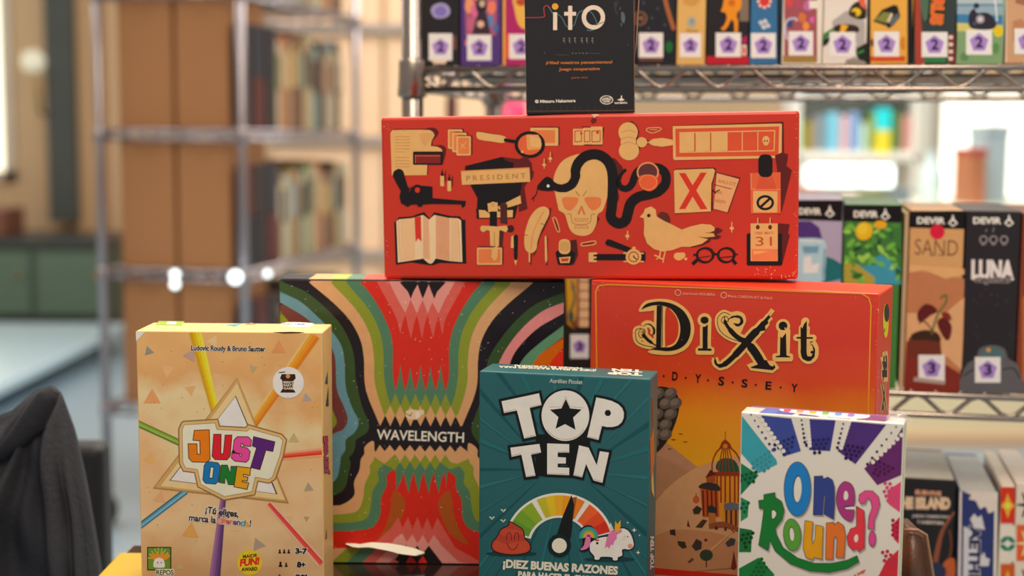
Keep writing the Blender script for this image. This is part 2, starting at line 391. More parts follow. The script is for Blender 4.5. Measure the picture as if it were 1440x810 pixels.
# beige partition behind the racks, made of wide panels
part_ = empty('partition_wall', Matrix.Translation((hor(380, 6.4), 6.4, 0)), 'beige partition of wide flat panels with thin grey seams', 'partition')
px1 = hor(760, 6.4) - hor(380, 6.4); zc = [0.0]
for y_ in (520, 358, 198, 44, -110, -270): zc.append(CAMZ + (190-y_)/F*6.4)
pm1, pm2 = mat('beige_panel', 'd9b693', 0.75, vary=0.05), mat('grey_seam', '94877d', 0.5)
xs = [0, px1*0.42, px1]
for i in range(len(zc)-1):
    for j in range(2): box_obj('panel', (xs[j]+0.012, 0, zc[i]+0.012), (xs[j+1]-0.012, 0.05, zc[i+1]-0.012), pm1, part_, 0.006)
for z_ in zc[1:]: box_obj('seam_rail', (0, -0.03, z_-0.022), (px1, 0.04, z_+0.022), pm2, part_, 0.004)
# bright windows at the right, seen between the shelves
window('window_2', hor(1118, 8.6), hor(1300, 8.6), 0.80, 1.04, 8.6, 'e4fbff', 4.0, 2)
window('window_3', hor(1300, 8.6), hor(1580, 8.6), 0.74, 1.46, 8.6, 'fff3dc', 2.6, 3)
for i, (x0, x1, c, l) in enumerate(((1285, 1312, 'e8e0d0', 'pale pillar left of the bright right window'), (1316, 1325, 'b8b0a2', 'thin grey post beside the pale pillar'))):
    o = box_obj('trim_%d' % (3+i), (hor(x0, 7.5), 7.5, 0), (hor(x1, 7.5), 7.65, 3.3), mat('pillar_' + c, c, 0.7)); struct(o)
# far counter with things on it
counter = empty('display_counter', Matrix.Translation((0, 5.2, 0)), 'long cream counter far behind the right shelves', 'counter')
zk = CAMZ - (285-190)/F*5.2
x0k, x1k = hor(1100, 5.2), hor(1640, 5.2)
box_obj('worktop', (x0k-.05, -0.02, zk-0.05), (x1k, 0.75, zk), mat('cream_top', 'ece0cc', 0.35), counter, 0.006)
box_obj('front', (x0k, 0.02, 0), (x1k, 0.7, zk-0.05), mat('peach_front', 'f6d6ae', 0.6, g=1.15), counter, 0.004)
box_obj('plinth', (x0k, 0.0, 0), (x1k, 0.02, 0.05), mat('tan_plinth', 'c8a888', 0.6), counter, 0.002)
# far bookcase with coloured books (between shelf and red box, right)
fb = empty('far_bookcase', Matrix.Translation((hor(1118, 6.2), 6.2, 0)), 'white far bookcase with coloured boxes on one long shelf', 'bookcase')
zs1, zs2 = CAMZ - (213-190)/F*6.2, CAMZ + (190-128)/F*6.2
L = hor(1292, 6.2) - hor(1118, 6.2); wm = mat('white_shelf', 'e6e2d8', 0.5)
box_obj('shelf_board', (0, 0, zs1-0.03), (L, 0.3, zs1), wm, fb, 0.003); box_obj('shelf_board', (0, 0, zs2), (L, 0.3, zs2+0.03), wm, fb, 0.003)
box_obj('back_panel', (0, 0.285, zs1-0.03), (L, 0.3, zs2+0.03), wm, fb)
for x_ in (0, L-0.025): box_obj('side_panel', (x_, 0, 0), (x_+0.025, 0.3, zs2+0.03), wm, fb, 0.003)
far = [(1124,1133,'6a8a3a',166,'green'),(1133,1140,'b8923a',168,'mustard'),(1142,1158,'7a8890',160,'slate grey'),(1160,1177,'6fb8e8',156,'sky blue'),(1178,1192,'c8a8b0',160,'dusty pink'),(1193,1206,'7aa0d0',156,'periwinkle'),(1207,1218,'b0d0c0',170,'mint'),(1220,1228,'8a9a3a',158,'olive'),(1228,1251,'18bfe8',150,'bright cyan and yellow'),(1252,1262,'4a7a3a',155,'leaf green'),(1264,1280,'b08078',160,'brick pink')]
for a, b, c, t, nm in far:
    xa, xb = hor(a, 6.25), hor(b, 6.25); zt_ = CAMZ + (190-t)/F*6.25
    o = empty('game_box', Matrix.Translation(((xa+xb)/2, 6.22, zs1)), nm + ' box standing on the far white bookcase', 'box', 'boxes on the far bookcase')
    w_ = (xb-xa)/2 - 0.002; hh = zt_-zs1
    if 'cyan' in nm:
        box_obj('lid', (-w_, 0, hh*0.52), (w_, 0.2, hh), mat('far_'+c, c, 0.5, g=1.6), o, 0.002); box_obj('tray', (-w_, 0, 0), (w_, 0.2, hh*0.52), mat('far_yellow', 'e8c030', 0.5, g=1.5), o, 0.002)
    else:
        box_obj('lid', (-w_, 0, 0.012), (w_, 0.2, hh), mat('far_'+c, c, 0.5, g=1.4), o, 0.002); box_obj('tray', (-w_*.97, 0.002, 0), (w_*.97, 0.2, 0.012), wm, o)
# things on the far counter
def carton(name, px0, px1, pt, y, m, label, cat='box', d=0.2, lidm=None):
    xa, xb = hor(px0, y), hor(px1, y); h_ = CAMZ - (pt-190)/F*y - zk
    o = empty(name, Matrix.Translation(((xa+xb)/2, y, zk)), label, cat)
    w_ = (xb-xa)/2; box_obj('body', (-w_, 0, 0), (w_, d, h_*0.88), m, o, 0.004); box_obj('lid', (-w_-.004, -.004, h_*0.88), (w_+.004, d+.004, h_), lidm or m, o, 0.003); return o
carton('storage_box', 1366, 1389, 204, 5.3, mat('rust_box', 'a86a48', 0.6), 'tall rust brown box on the far counter', lidm=mat('red_lid', 'b04a3a', 0.5))
carton('storage_box', 1386, 1420, 172, 5.45, mat('bluegrey_box', '9fb4bc', 0.6), 'blue-grey box on the far counter behind the rust brown box')
carton('storage_box', 1126, 1160, 262, 5.3, mat('brick_box', 'a8766a', 0.6), 'low brick red box at the left end of the far counter')
carton('storage_box', 1228, 1252, 268, 5.3, mat('moss_box', '6a7a4a', 0.6), 'low moss green box on the far counter')
carton('storage_box', 1262, 1284, 262, 5.4, mat('slate_carton', '6f7c84', 0.6), 'small slate grey carton on the far counter')
# pale bottle-shaped vase on the counter
vs = empty('glass_vase', Matrix.Translation((hor(1312, 5.35), 5.35, zk)), 'pale blue rounded vase on the far counter', 'vase')
bm = bmesh.new(); prof = [(0.02, 0), (0.035, 0.01), (0.045, 0.06), (0.04, 0.12), (0.02, 0.16), (0.018, 0.19), (0.024, 0.2)]
rings = [[bm.verts.new((r*math.cos(2*PI*j/20), r*math.sin(2*PI*j/20), z)) for j in range(20)] for r, z in prof]
for A, B in zip(rings, rings[1:]):
    for j in range(20): bm.faces.new((A[j], A[(j+1)%20], B[(j+1)%20], B[j]))
bm.faces.new(rings[0][::-1]); bm_obj('body', bm, mat('pale_glaze', 'c8dde0', 0.2), vs, True)
# objects hanging/standing behind, between the long red box and the top shelf
for px, w_, top, bot, c, l, nm in ((635, 16, 128, 160, '4a2a24', 'narrow maroon bottle on the beige side table left of the pink tub', 'bottle'),):
    y = 3.6; x_ = hor(px, y); r_ = w_/2/F*y; z0, z1 = CAMZ+(190-bot)/F*y - 0.1, CAMZ+(190-top)/F*y + 0.06
    o = empty(nm, Matrix.Translation((x_, y, z0)), l, 'bottle'); bm = bmesh.new(); H = z1-z0
    prof = [(r_*.9, 0), (r_, .01), (r_, H*.6), (r_*.4, H*.75), (r_*.4, H*.92)]
    rings = [[bm.verts.new((r*math.cos(2*PI*j/18), r*math.sin(2*PI*j/18), z)) for j in range(18)] for r, z in prof]
    for A, B in zip(rings, rings[1:]):
        for j in range(18): bm.faces.new((A[j], A[(j+1)%18], B[(j+1)%18], B[j]))
    bm.faces.new(rings[0][::-1]); bm_obj('body', bm, mat('bottle_'+c, c, 0.3), o, True)
    tube_obj('cap', [(0, 0, H*.92), (0, 0, H)], r_*.45, mat('cap_grey', 'c0b8c0', 0.3), o, 14)
zl = CAMZ+(190-160)/F*3.6 - 0.1
lx0, lx1 = hor(560, 3.6), hor(760, 3.6)
ledge = empty('side_table', Matrix.Translation((0, 3.6, 0)), 'narrow beige table carrying a maroon bottle and a pink tub', 'table')
box_obj('tabletop', (lx0, -0.12, zl-0.03), (lx1, 0.2, zl), pm1, ledge, 0.004)
for x_ in (lx0+.03, lx1-.03):
    for y_ in (-0.09, 0.17): box_obj('leg', (x_-.015, y_-.015, 0), (x_+.015, y_+.015, zl-0.03), pm2, ledge)
pk = empty('pink_tub', Matrix.Translation((hor(712, 3.5), 3.5, zl)), 'hot pink tub with a lighter pink lid behind the top shelf', 'tub')
tube_obj('body', [(0, 0, 0), (0, 0, 0.135)], 0.05, mat('hot_pink', 'e83868', 0.4), pk, 24); sphere('lid', (-0.015, -0.01, 0.155), 0.03, mat('light_pink', 'f878c8', 0.35), pk)

# ------------------------------------------------------------ chrome wire shelving
CH = mat('chrome', 'a89c92', 0.27, metal=1, g=1.0)
RM = mat('dull_rack_metal', 'aaa2a6', 0.34, metal=1, g=1.0)
def post(name, x, y, z0, z1, r, parent, collars=(), CH=CH):
    p = tube_obj(name, [(x, y, z0), (x, y, z1)], r, CH, parent, 20)
    for c in collars:
        bm = bmesh.new(); add_tube(bm, [(x, y, c-0.022), (x, y, c-0.02), (x, y, c+0.018), (x, y, c+0.022)], [r*1.25, r*1.36, r*1.26, r*1.1], 20)
        bmesh.ops.recalc_face_normals(bm, faces=bm.faces); bm_obj('collar', bm, CH, p, True)
    return p
def tier(root, x0, x1, y0, y1, z, pitch=0.025, rr=0.0035, drop=0.026, wave=0.062, CH=CH):
    """z is the top of the deck"""
    t = None
    bm = bmesh.new()
    for zz in (z - rr, z - drop):
        add_tube(bm, [(x0, y0, zz), (x1, y0, zz), (x1, y1, zz), (x0, y1, zz)], rr, 8, True)
    bmesh.ops.recalc_face_normals(bm, faces=bm.faces); t = bm_obj('shelf', bm, CH, root, True)
    n = int((x1-x0)/wave); ww = (x1-x0)/n; pts = []
    for i in range(n*8+1):
        a = i/8; pts.append((x0 + ww*a, 0, -drop/2 - 0.001 + (drop/2-0.003)*math.cos(2*PI*a)))
    for yy_, off in ((y0, 0), (y1, 0)):
        o = tube_obj('truss_wire', [(p[0], yy_, z + p[2]) for p in pts], rr*0.75, CH, t, 6)
    n2 = int((y1-y0)/wave)
    for xx in (x0, x1):
        tube_obj('truss_wire', [(xx, y0 + (y1-y0)*i/(n2*6), z - drop/2 + (drop/2-0.003)*math.cos(2*PI*i/6)) for i in range(n2*6+1)], rr*0.75, CH, t, 6)
    bm = bmesh.new(); add_tube(bm, [(0, y0, 0), (0, y1, 0)], rr*0.62, 6); bmesh.ops.recalc_face_normals(bm, faces=bm.faces)
    me = bpy.data.meshes.new('deck_wire'); bm.to_mesh(me); bm.free(); me.materials.append(CH)
    for p in me.polygons: p.use_smooth = True
    k = int((x1-x0)/pitch)
    for i in range(1, k):
        w = link('deck_wire', me, None, t); w.location = (x0 + (x1-x0)*i/k, 0, z - rr*0.3)
    for yy_ in (y0 + (y1-y0)/3, y0 + (y1-y0)*2/3): tube_obj('cross_bar', [(x0, yy_, z-rr*2), (x1, yy_, z-rr*2)], rr, CH, t, 8)
    return t
# the near shelving unit
p_, q_ = hit_y(1315, 550.5, 1.52), None
ZL = p_.z; a_, b_ = hit_z(1272, 549, ZL), hit_z(1440, 556, ZL); dS = (b_-a_).normalized(); nS = Vector((-dS.y, dS.x, 0))
ZU = hit(1170, 91, a_, nS).z
ori = hit(580, 150, a_, nS); ori = Vector((ori.x, ori.y, 0))            # foot of the left front post
M_S = Matrix((dS, nS, (0, 0, 1))).transposed().to_4x4(); M_S.translation = ori
SP = ZU - ZL
unit = empty('wire_shelving_unit', M_S, 'chrome wire shelving unit full of upright game boxes, right behind the stack', 'shelving')
for x_, y_ in ((0, 0), (1.2, 0), (0, 0.42), (1.2, 0.42)):
    p = post('post', x_, y_, 0.02, 1.72, 0.0125, unit, (ZL-0.013, ZU-0.013, ZL-SP-0.013, ZU+SP-0.013))
    tube_obj('foot', [(x_, y_, 0), (x_, y_, 0.02)], 0.02, mat('black_rubber', '222222', 0.7), p, 14)
for z_ in (ZL-SP, ZL, ZU, ZU+SP): tier(unit, 0.0, 1.2, 0.0, 0.42, z_)
# the far rack at the left with cardboard boxes and books
N_ = hit_y(340, 183, 4.0); N_ = Vector((N_.x, N_.y, 0)); dL = Vector((0.2, 1.03, 0)).normalized(); dN = Vector((-dL.y, dL.x, 0))
M_R = Matrix((-dN, dL, (0, 0, 1))).transposed().to_4x4(); M_R.translation = N_ + dN * 0.43       # origin left front post, x to the near right post, y along
rack = empty('storage_rack', M_R, 'far chrome rack holding cardboard boxes at its end and books along its side', 'shelving')
zr = [CAMZ - 0.387 - 0.395, CAMZ - 0.387, CAMZ + 0.012, CAMZ + 0.41]
for x_, y_ in ((0, 0), (0.43, 0), (0, 1.07), (0.43, 1.07)):
    p = post('post', x_, y_, 0.09, 2.0, 0.0135, rack, [z-0.02 for z in zr], RM)
    sphere('caster', (x_, y_, 0.045), 0.045, mat('black_rubber', '222222', 0.7), p, 0.5, 1)
for z_ in zr: tier(rack, 0.0, 0.43, 0.0, 1.07, z_, 0.03, 0.005, 0.03, 0.1, RM)
kb = mat('cardboard', '9c6c44', 0.8, vary=0.06, vscale=6); kt = mat('packing_tape', '9a6a40', 0.35)
rows = ['bottom', 'lower', 'middle', 'top']
for r_, z_ in enumerate(zr):
    for c_ in range(2):
        x0, x1 = 0.045 + c_*0.176, 0.21 + c_*0.172
        hh = 0.365
        o = empty('cardboard_box', M_R @ Matrix.Translation(((x0+x1)/2, 0.03, z_)), 'plain brown cardboard box, %s one on the %s tier of the far rack' % (('left', 'right')[c_], rows[r_]), 'box', 'cardboard boxes on the far rack')
        w_ = (x1-x0)/2
        box_obj('carton', (-w_, 0, 0), (w_, 0.28, hh), kb, o, 0.006)
        box_obj('flap', (-w_+.004, 0.0, hh), (w_-.004, 0.138, hh+.004), kb, o); box_obj('flap', (-w_+.004, 0.142, hh), (w_-.004, 0.28, hh+.004), kb, o)
        box_obj('tape', (-0.02, -0.001, hh-0.05), (0.02, 0.0, hh+.005), kt, o)
pal = ['16182a', '5c1820', '241c26', '1a2438', 'a08060', '7a8a5a', 'c8a060', '5a4030', 'b0a080', '8a5a40', 'd8c8a8', '46352c', 'd0b890', '8aa090', '4a3428', 'c07848', 'cfc0a0', 'a0b0b0', '342c38', 'd8b078']
nmz = ['navy', 'crimson', 'plum', 'steel blue', 'tan', 'sage', 'golden', 'dark brown', 'stone', 'russet', 'ivory', 'umber', 'sand', 'grey-green', 'espresso', 'copper', 'pale straw', 'grey-blue', 'aubergine', 'wheat']
for r_, z_ in enumerate(zr):
    y_ = 0.335 if r_ else 0.335; i = r_*7
    if True:   # small dark packs between the cartons and the side
        k_ = 0
        for yy_ in (0.03, 0.13, 0.23):
            c = pal[(k_+r_) % 4]; k_ += 1
            o = empty('game_box', M_R @ Matrix.Translation((0.405, yy_+0.045, z_)), '%s pack wedged beside the cartons, %s tier of the far rack' % (nmz[pal.index(c)], rows[r_]), 'game box', 'packs wedged beside the cartons')
            box_obj('lid', (-0.01, -0.043, 0.15), (0.012, 0.043, 0.3), mat('pk_'+c, c, 0.5, g=0.75), o, 0.002); box_obj('tray', (-0.01, -0.043, 0), (0.012, 0.043, 0.149), mat('pk_'+pal[(k_+r_+1) % 4], pal[(k_+r_+1) % 4], 0.5, g=0.75), o, 0.002)
    while y_ < 1.0:
        t_ = R.uniform(0.03, 0.062); hh = R.uniform(0.25, 0.31); c = pal[4 + (i*5) % 16]; i += 1
        o = empty('game_box', M_R @ Matrix.Translation((0.4, y_ + t_/2, z_)), '%s spine standing %s on the %s tier of the far rack' % (nmz[pal.index(c)], ('near the front post', 'before the middle', 'past the middle', 'near the back post')[min(3, int((y_-0.335)/0.17))], rows[r_]), 'game box', 'spines along the side of the far rack')
        box_obj('lid', (-0.2, -t_/2+.001, 0), (0, t_/2-.001, hh), mat('pk_'+c, c, 0.5, g=0.75), o, 0.002)
        box_obj('title_band', (-0.0, -t_/2+.006, hh*0.45), (0.0012, t_/2-.006, hh*0.85), mat('pk_'+pal[(i*7) % 20], pal[(i*7) % 20], 0.5, g=0.75), o)
        y_ += t_ + 0.002

gl = mat('glint_glow', 'ffffff', 0.2, emit='e4f4ff', emit_s=3.5)  # added glowing balls stand in for light glinting off the rack metal
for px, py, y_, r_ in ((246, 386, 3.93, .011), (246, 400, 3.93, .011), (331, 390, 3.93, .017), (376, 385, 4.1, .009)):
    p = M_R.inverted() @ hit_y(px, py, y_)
    c_ = sphere('added_glint', p, r_, gl, rack); c_['label'] = 'added glowing ball in place of a metal glint on the shelf edge'
# ------------------------------------------------------------ table, jacket, chair
tb = empty('display_stand', Matrix.Translation((0.02, 1.3, 0)), 'dark glossy table top under the stacked game boxes', 'table')
tm = mat('dark_glossy_top', '2a1c18', 0.12, coat=0.5, g=1.0)
box_obj('tabletop', (-0.39, -0.5, TABLE-0.03), (0.318, 0.052, TABLE), tm, tb, 0.004)
for sx in (-0.36, 0.29):
    for sy in (-0.46, 0.02): box_obj('leg', (sx-.02, sy-.02, 0), (sx+.02, sy+.02, TABLE-0.03), mat('dark_leg', '1c1816', 0.4), tb)
ye = tag(box_obj('folder', (-0.367, 1.13, TABLE+0.0003), (-0.322, 1.30, TABLE+0.008), mat('yellow_card', 'd0a818', 0.5, g=1.0), None, 0.003), 'flat yellow folder lying on the table left of the cream box', 'folder')
# jacket over a chair back
JB = 1.40
jk = empty('dark_jacket', Matrix.Translation((hor(60, JB), JB, 0.75)), 'dark charcoal jacket draped over a chair back at the far left', 'jacket')
jm = mat('charcoal_cloth', '1f222a', 0.85, bump=0.5, bscale=180, vary=0.1, g=1.0)
def sil(u):      # outline in photo pixels: left to right
    P = [(-0.35, 640), (-0.1, 600), (0.0, 583), (0.12, 577), (0.24, 563), (0.36, 549), (0.5, 543), (0.62, 552), (0.72, 590), (0.8, 640), (0.9, 720), (1.0, 812), (1.1, 900)]
    for (a, b), (c, d) in zip(P, P[1:]):
        if a <= u <= c: return b + (d-b)*(u-a)/(c-a)
    return P[-1][1]
bm = bmesh.new(); NU, NV = 90, 70; G = {}
for side in (0, 1):
    for i in range(NU+1):
        u = -0.3 + 1.35*i/NU; px = u*140
        top = hit_y(px, sil(u), JB); base = top.x
        for j in range(NV+1):
            v = j/NV; z = top.z*(1-v) + 0.52*v
            d = top.z - z
            # folds radiate from the shoulder at u = 0.55
            ang = math.atan2(d, (u-0.55)*0.095*1.4+0.0001); rad = math.hypot(d, (u-0.55)*0.13)
            f = 0.009*math.sin(ang*9 + 1.0 + rad*8)*min(1, rad*14) + 0.006*math.sin(ang*17+2+rad*20)*min(1, rad*10) + 0.004*math.sin(z*70 + u*9)
            bulge = 0.075*(1-math.exp(-d*22)) 
            y = -(bulge + f*(1-math.exp(-d*60))) if side == 0 else bulge*0.6
            if side == 1 and j == 0: G[(side, i, j)] = G[(0, i, 0)]; continue
            G[(side, i, j)] = bm.verts.new((base - jk.location.x, y, z - 0.75))
    for i in range(NU):
        for j in range(NV):
            f_ = (G[(side,i,j)], G[(side,i+1,j)], G[(side,i+1,j+1)], G[(side,i,j+1)])
            if side: f_ = f_[::-1]
            if len(set(f_)) > 2: bm.faces.new(list(dict.fromkeys(f_)))
for i in (0, NU):
    for j in range(NV):
        vs_ = list(dict.fromkeys((G[(0,i,j)], G[(1,i,j)], G[(1,i,j+1)], G[(0,i,j+1)])))
        if len(vs_) > 2: bm.faces.new(vs_ if i == NU else vs_[::-1])
bmesh.ops.recalc_face_normals(bm, faces=bm.faces)
body = bm_obj('body', bm, jm, jk, True)
# one sleeve seam and collar roll
sp = [hit_y(px, py, JB-0.045) for px, py in ((0, 640), (25, 618), (48, 590), (66, 560), (78, 548))]
tube_obj('collar', [p - Vector(jk.location) for p in sp], [0.006, 0.011, 0.013, 0.011, 0.006], jm, jk, 12)
ch = empty('office_chair', Matrix.Translation((hor(118, 1.75), 1.75, 0)), 'black office chair standing just behind the draped jacket', 'chair')
x0, x1 = hor(60, 1.75) - ch.location.x, hor(138, 1.75) - ch.location.x; zt_ = CAMZ - (632-190)/F*1.75
cbm = mat('black_chair', '151518', 0.6, g=1.0)
box_obj('backrest', (x0, -0.02, 0.52), (x1, 0.03, zt_), cbm, ch, 0.012, 3)
box_obj('seat', (x0-0.1, 0.03, 0.42), (x1, 0.34, 0.48), cbm, ch, 0.02, 3)
box_obj('back_support', (x0*.5, -0.005, 0.44), (x0*.5+.03, 0.02, 0.55), cbm, ch)
tube_obj('column', [(-0.05, 0.18, 0.08), (-0.05, 0.18, 0.42)], 0.025, CH, ch)
for k in range(5):
    a = 2*PI*k/5; lg = tube_obj('leg', [(-0.05, 0.18, 0.09), (-0.05+0.18*math.cos(a), 0.18+0.18*math.sin(a), 0.05)], 0.014, cbm, ch)
    sphere('caster', (-0.05+0.18*math.cos(a), 0.18+0.18*math.sin(a), 0.025), 0.025, cbm, lg, 0.6)
# brown leather chair back at the lower right
DB = 1.25
bc = empty('leather_chair', Matrix.Translation((hor(1292, DB), DB, 0)), 'brown leather chair back peeking out right of the white box', 'chair')
pts = [(1272, 745), (1290, 745), (1302, 752), (1306, 775), (1312, 812), (1318, 860), (1272, 860)]
bm = bmesh.new(); P3 = [hit_y(a, b, DB) - Vector(bc.location) for a, b in pts]
fA = [bm.verts.new(p) for p in P3]; fB = [bm.verts.new(p + Vector((0, 0.05, 0))) for p in P3]
bm.faces.new(fA); bm.faces.new(fB[::-1])
for i in range(len(fA)): bm.faces.new((fA[i], fA[i-1], fB[i-1], fB[i]))
bmesh.ops.recalc_face_normals(bm, faces=bm.faces); bmesh.ops.bevel(bm, geom=list(bm.edges), offset=0.004, segments=2, affect='EDGES')
lm = mat('brown_leather', '5a4030', 0.35, bump=0.3, bscale=300, vary=0.2, vscale=30)
bk = bm_obj('backrest', bm, lm, bc, True)
tube_obj('piping', [p + Vector((0, -0.001, 0)) for p in P3[:6]], 0.0016, mat('leather_piping', '8a6a50', 0.4), bk, 8)
zb_ = P3[5].z
box_obj('seat', (-0.008, 0.0, 0.42), (0.13, 0.30, 0.47), lm, bc, 0.015, 3)
for sx in (-0.005, 0.105):
    box_obj('leg', (sx, 0.26, 0), (sx+.02, 0.28, 0.43), mat('dark_leg', '1c1816', 0.4), bc); box_obj('leg', (sx, 0.0, 0), (sx+.02, 0.05, 0.6), mat('dark_leg', '1c1816', 0.4), bc)
# ------------------------------------------------------------ cream box with the triangle emblem
K = 'f8f0dc'; BK = '1a1416'
def speckle(A, n, cols, px0, py0, px1, py1, s0=0.3, s1=0.9, seed=1):
    q = random.Random(seed)
    for _ in range(n):
        x, y, s = q.uniform(px0, px1), q.uniform(py0, py1), q.uniform(s0, s1); a = q.uniform(0, 6)
        A.p([(x + s*math.cos(a + t)*q.uniform(.6, 1.2), y + s*math.sin(a + t)*q.uniform(.6, 1.2)) for t in (0, 1.5, 3.1, 4.6)], q.choice(cols))
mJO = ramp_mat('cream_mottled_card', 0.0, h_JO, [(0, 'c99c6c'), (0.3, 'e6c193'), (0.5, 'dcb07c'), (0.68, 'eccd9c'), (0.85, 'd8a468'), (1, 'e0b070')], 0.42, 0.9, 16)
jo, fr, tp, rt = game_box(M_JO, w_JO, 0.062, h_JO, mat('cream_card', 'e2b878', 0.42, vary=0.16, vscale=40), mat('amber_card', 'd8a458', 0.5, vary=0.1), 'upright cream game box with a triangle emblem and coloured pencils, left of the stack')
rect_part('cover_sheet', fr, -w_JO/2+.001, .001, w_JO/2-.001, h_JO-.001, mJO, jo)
A = Art(fr)
A.clip = (-w_JO/2+.001, 0.001, w_JO/2-.001, h_JO-.001)
# soft triangles
for x, y, s, a, c in ((209,494,8,-.3,'8f8c80'),(268,500,11,2.6,'b89a90'),(392,490,12,2.1,'d8945a'),(356,518,7,3.4,'b8a47a'),(214,560,14,0,'dd9c62'),(268,548,9,3,'e0ac74'),(431,560,8,-.2,'a8a09a'),(413,617,9,0,'bfae7c'),(268,748,14,.1,'d8a45c'),(363,766,11,1.7,'ab9a88'),(434,686,8,2.0,'a89a86'),(431,729,5,3.2,'b89a78'),(211,645,10,2.5,'dcb06a'),(253,797,7,0,'c4a878'),(405,730,9,1.0,'e4b884'),(300,480,10,.5,'e8c08a'),(236,520,12,1.2,'e2b07a'),(330,742,9,2.2,'e6bc86'),(225,700,11,.2,'d8a878')):
    A.p([(x + s*math.sin(a + k*2.094), y - s*math.cos(a + k*2.094)) for k in range(3)], c)
def pencil(p0, p1, w0, w1, cs):
    d = Vector((p1[0]-p0[0], p1[1]-p0[1])).normalized(); n = Vector((-d.y, d.x)); m = len(cs)
    for i, c in enumerate(cs):
        a, b = i/m - .5, (i+1)/m - .5
        A.p([(p0[0]+n.x*w0*a, p0[1]+n.y*w0*a), (p1[0]+n.x*w1*a, p1[1]+n.y*w1*a), (p1[0]+n.x*w1*b, p1[1]+n.y*w1*b), (p0[0]+n.x*w0*b, p0[1]+n.y*w0*b)], c)
pencil((275,466), (304,584), 18, 11, ['f0d840','ead026','d9b414','c99c10'])
pencil((441,470), (352,602), 20, 13, ['d87c14','e89020','eca03a','f0bc72'])
pencil((188,596), (256,624), 11, 9, ['6f8c28','8aa83a','98b85a','5a7a20'])
pencil((188,738), (262,690), 13, 9, ['3a6a80','5a9ab8','7ab8d0','3f7a98'])
pencil((453,636), (394,642), 13, 11, ['e8a070','d83a20','e86040','f0a080'])
pencil((453,792), (378,708), 17, 10, ['f0b090','e05048','d84444','f0b8a0'])
pencil((300,830), (314,700), 17, 8, ['9a70a0','8a5c94','6f4880','5c3a6c'])
A.done('cover_artwork', jo)
A = Art(fr); A.z(215, 530, 4.5)
A.p([(533,5),(860,800),(0,705)], 'a8824c'); A.p([(533,12),(845,788),(14,698)], 'c8a264'); A.p([(533,40),(835,778),(50,690)], 'e4c690')
A.p([(525,118),(790,742),(105,655)], '5a5040'); A.p([(522,126),(778,738),(114,652)], K)
pl = [(185,292),(195,285),(408,272),(420,315),(590,324),(604,306),(815,366),(842,398),(822,500),(772,645),(735,668),(662,655),(642,742),(450,775),(288,692),(268,602),(195,592),(172,545),(168,330)]
A.p(grow(pl, 8), '8c6c40'); A.p(pl, 'd8b478'); A.p(grow(pl, -16), '9c7c50'); A.p(grow(pl, -20), 'f4e6c8')
A.done('emblem_plaque', jo)
A = Art(fr); A.z(215, 530, 4.5)
L_ = [('ee7c10', [(265,340),(355,337),(360,520),(340,538),(250,535),(230,512),(226,425),(277,425),(279,490),(302,492),(300,402),(257,398)], ()),
 ('d42030', [(388,365),(430,365),(428,487),(449,489),(460,370),(498,370),(488,500),(468,522),(395,520),(378,500)], ()),
 ('ee4a9c', [(535,380),(602,380),(622,400),(618,437),(575,434),(573,420),(557,420),(555,442),(597,452),(614,472),(606,520),(590,537),(520,530),(500,512),(503,483),(547,488),(549,502),(564,502),(566,486),(525,476),(510,460),(517,400)], ()),
 ('5a2478', [(640,380),(770,412),(758,468),(714,460),(676,583),(622,570),(660,446),(632,434)], ()),
 ('1478b8', [(345,537),(410,545),(425,565),(412,660),(395,675),(335,670),(320,650),(328,560)], [[(366,570),(386,572),(378,640),(358,638)]]),
 ('1c7a30', [(437,560),(470,560),(492,612),(497,568),(530,568),(515,680),(480,678),(460,625),(453,670),(422,665)], ()),
 ('f0a018', [(535,568),(618,578),(612,620),(572,612),(570,630),(600,635),(597,655),(565,652),(562,665),(605,672),(595,708),(517,692)], ())]
for c, p, h in L_:
    A.p(grow(p, 5), '3a2418'); A.p(p, c)
    for q_ in h: A.p(grow(q_, 3), '3a2418'); A.p(grow(q_, -2), 'f4e6c8')
A.done('title_lettering', jo)
A = Art(fr)
A.t('Ludovic Roudy & Bruno Sautter', 269, 492.5, 373, 494, 6.8, '2a1a14', .035, (K, .05))
A.t('¡Tú eliges,', 289, 721, 335, 727, 9, '2a1a14', .03, (K, .07)); A.done('slogan_lettering', jo); A = Art(fr)
W_ = 'marca la diferencia!'; sp_, tw = char_spots(W_); L0 = (266, 731.6); L1 = (352.5, 740.2)
A.t(W_, *L0, *L1, 8.6, K, .09)
cs = ['2a1a14']*7 + ['e07830','d86030','e08030','c85050','c87050','6a3a70','3a4a80','2a7ab0','2a8a4a','e0a020','2a1a14']
for (ch_, a, w) , c in zip(sp_, cs):
    k0, k1 = a/tw, (a+w)/tw; A.t(ch_, L0[0]+(L1[0]-L0[0])*k0, L0[1]+(L1[1]-L0[1])*k0, L0[0]+(L1[0]-L0[0])*k1, L0[1]+(L1[1]-L0[1])*k1, 8.6, c, .03)
A.done('slogan_lettering', jo)
A = Art(fr)
A.c(405.5, 538, 22, 'f4ecdc')
A.p([(396,526),(415,526),(416,532),(413,535),(412,546),(416,552),(394,552),(398,546),(397,535),(394,532)], '3a1c10')
A.l([(392,524),(401,523)], 1.4, '3a1c10'); A.c(405, 529, 3, 'c89060')
for i, s in enumerate(('BEST','PARTY','GAME')): A.t(s, 399, 539 + i*4.2, 413, 539.3 + i*4.2, 3, 'e8d8c0', .03)
A.done('round_sticker', jo, label='white round award sticker with a dark rook')
A = Art(fr)
A.r(207, 769, 241, 802, '1c2010'); A.r(208.5, 770.5, 239.5, 800.5, '6a9030')
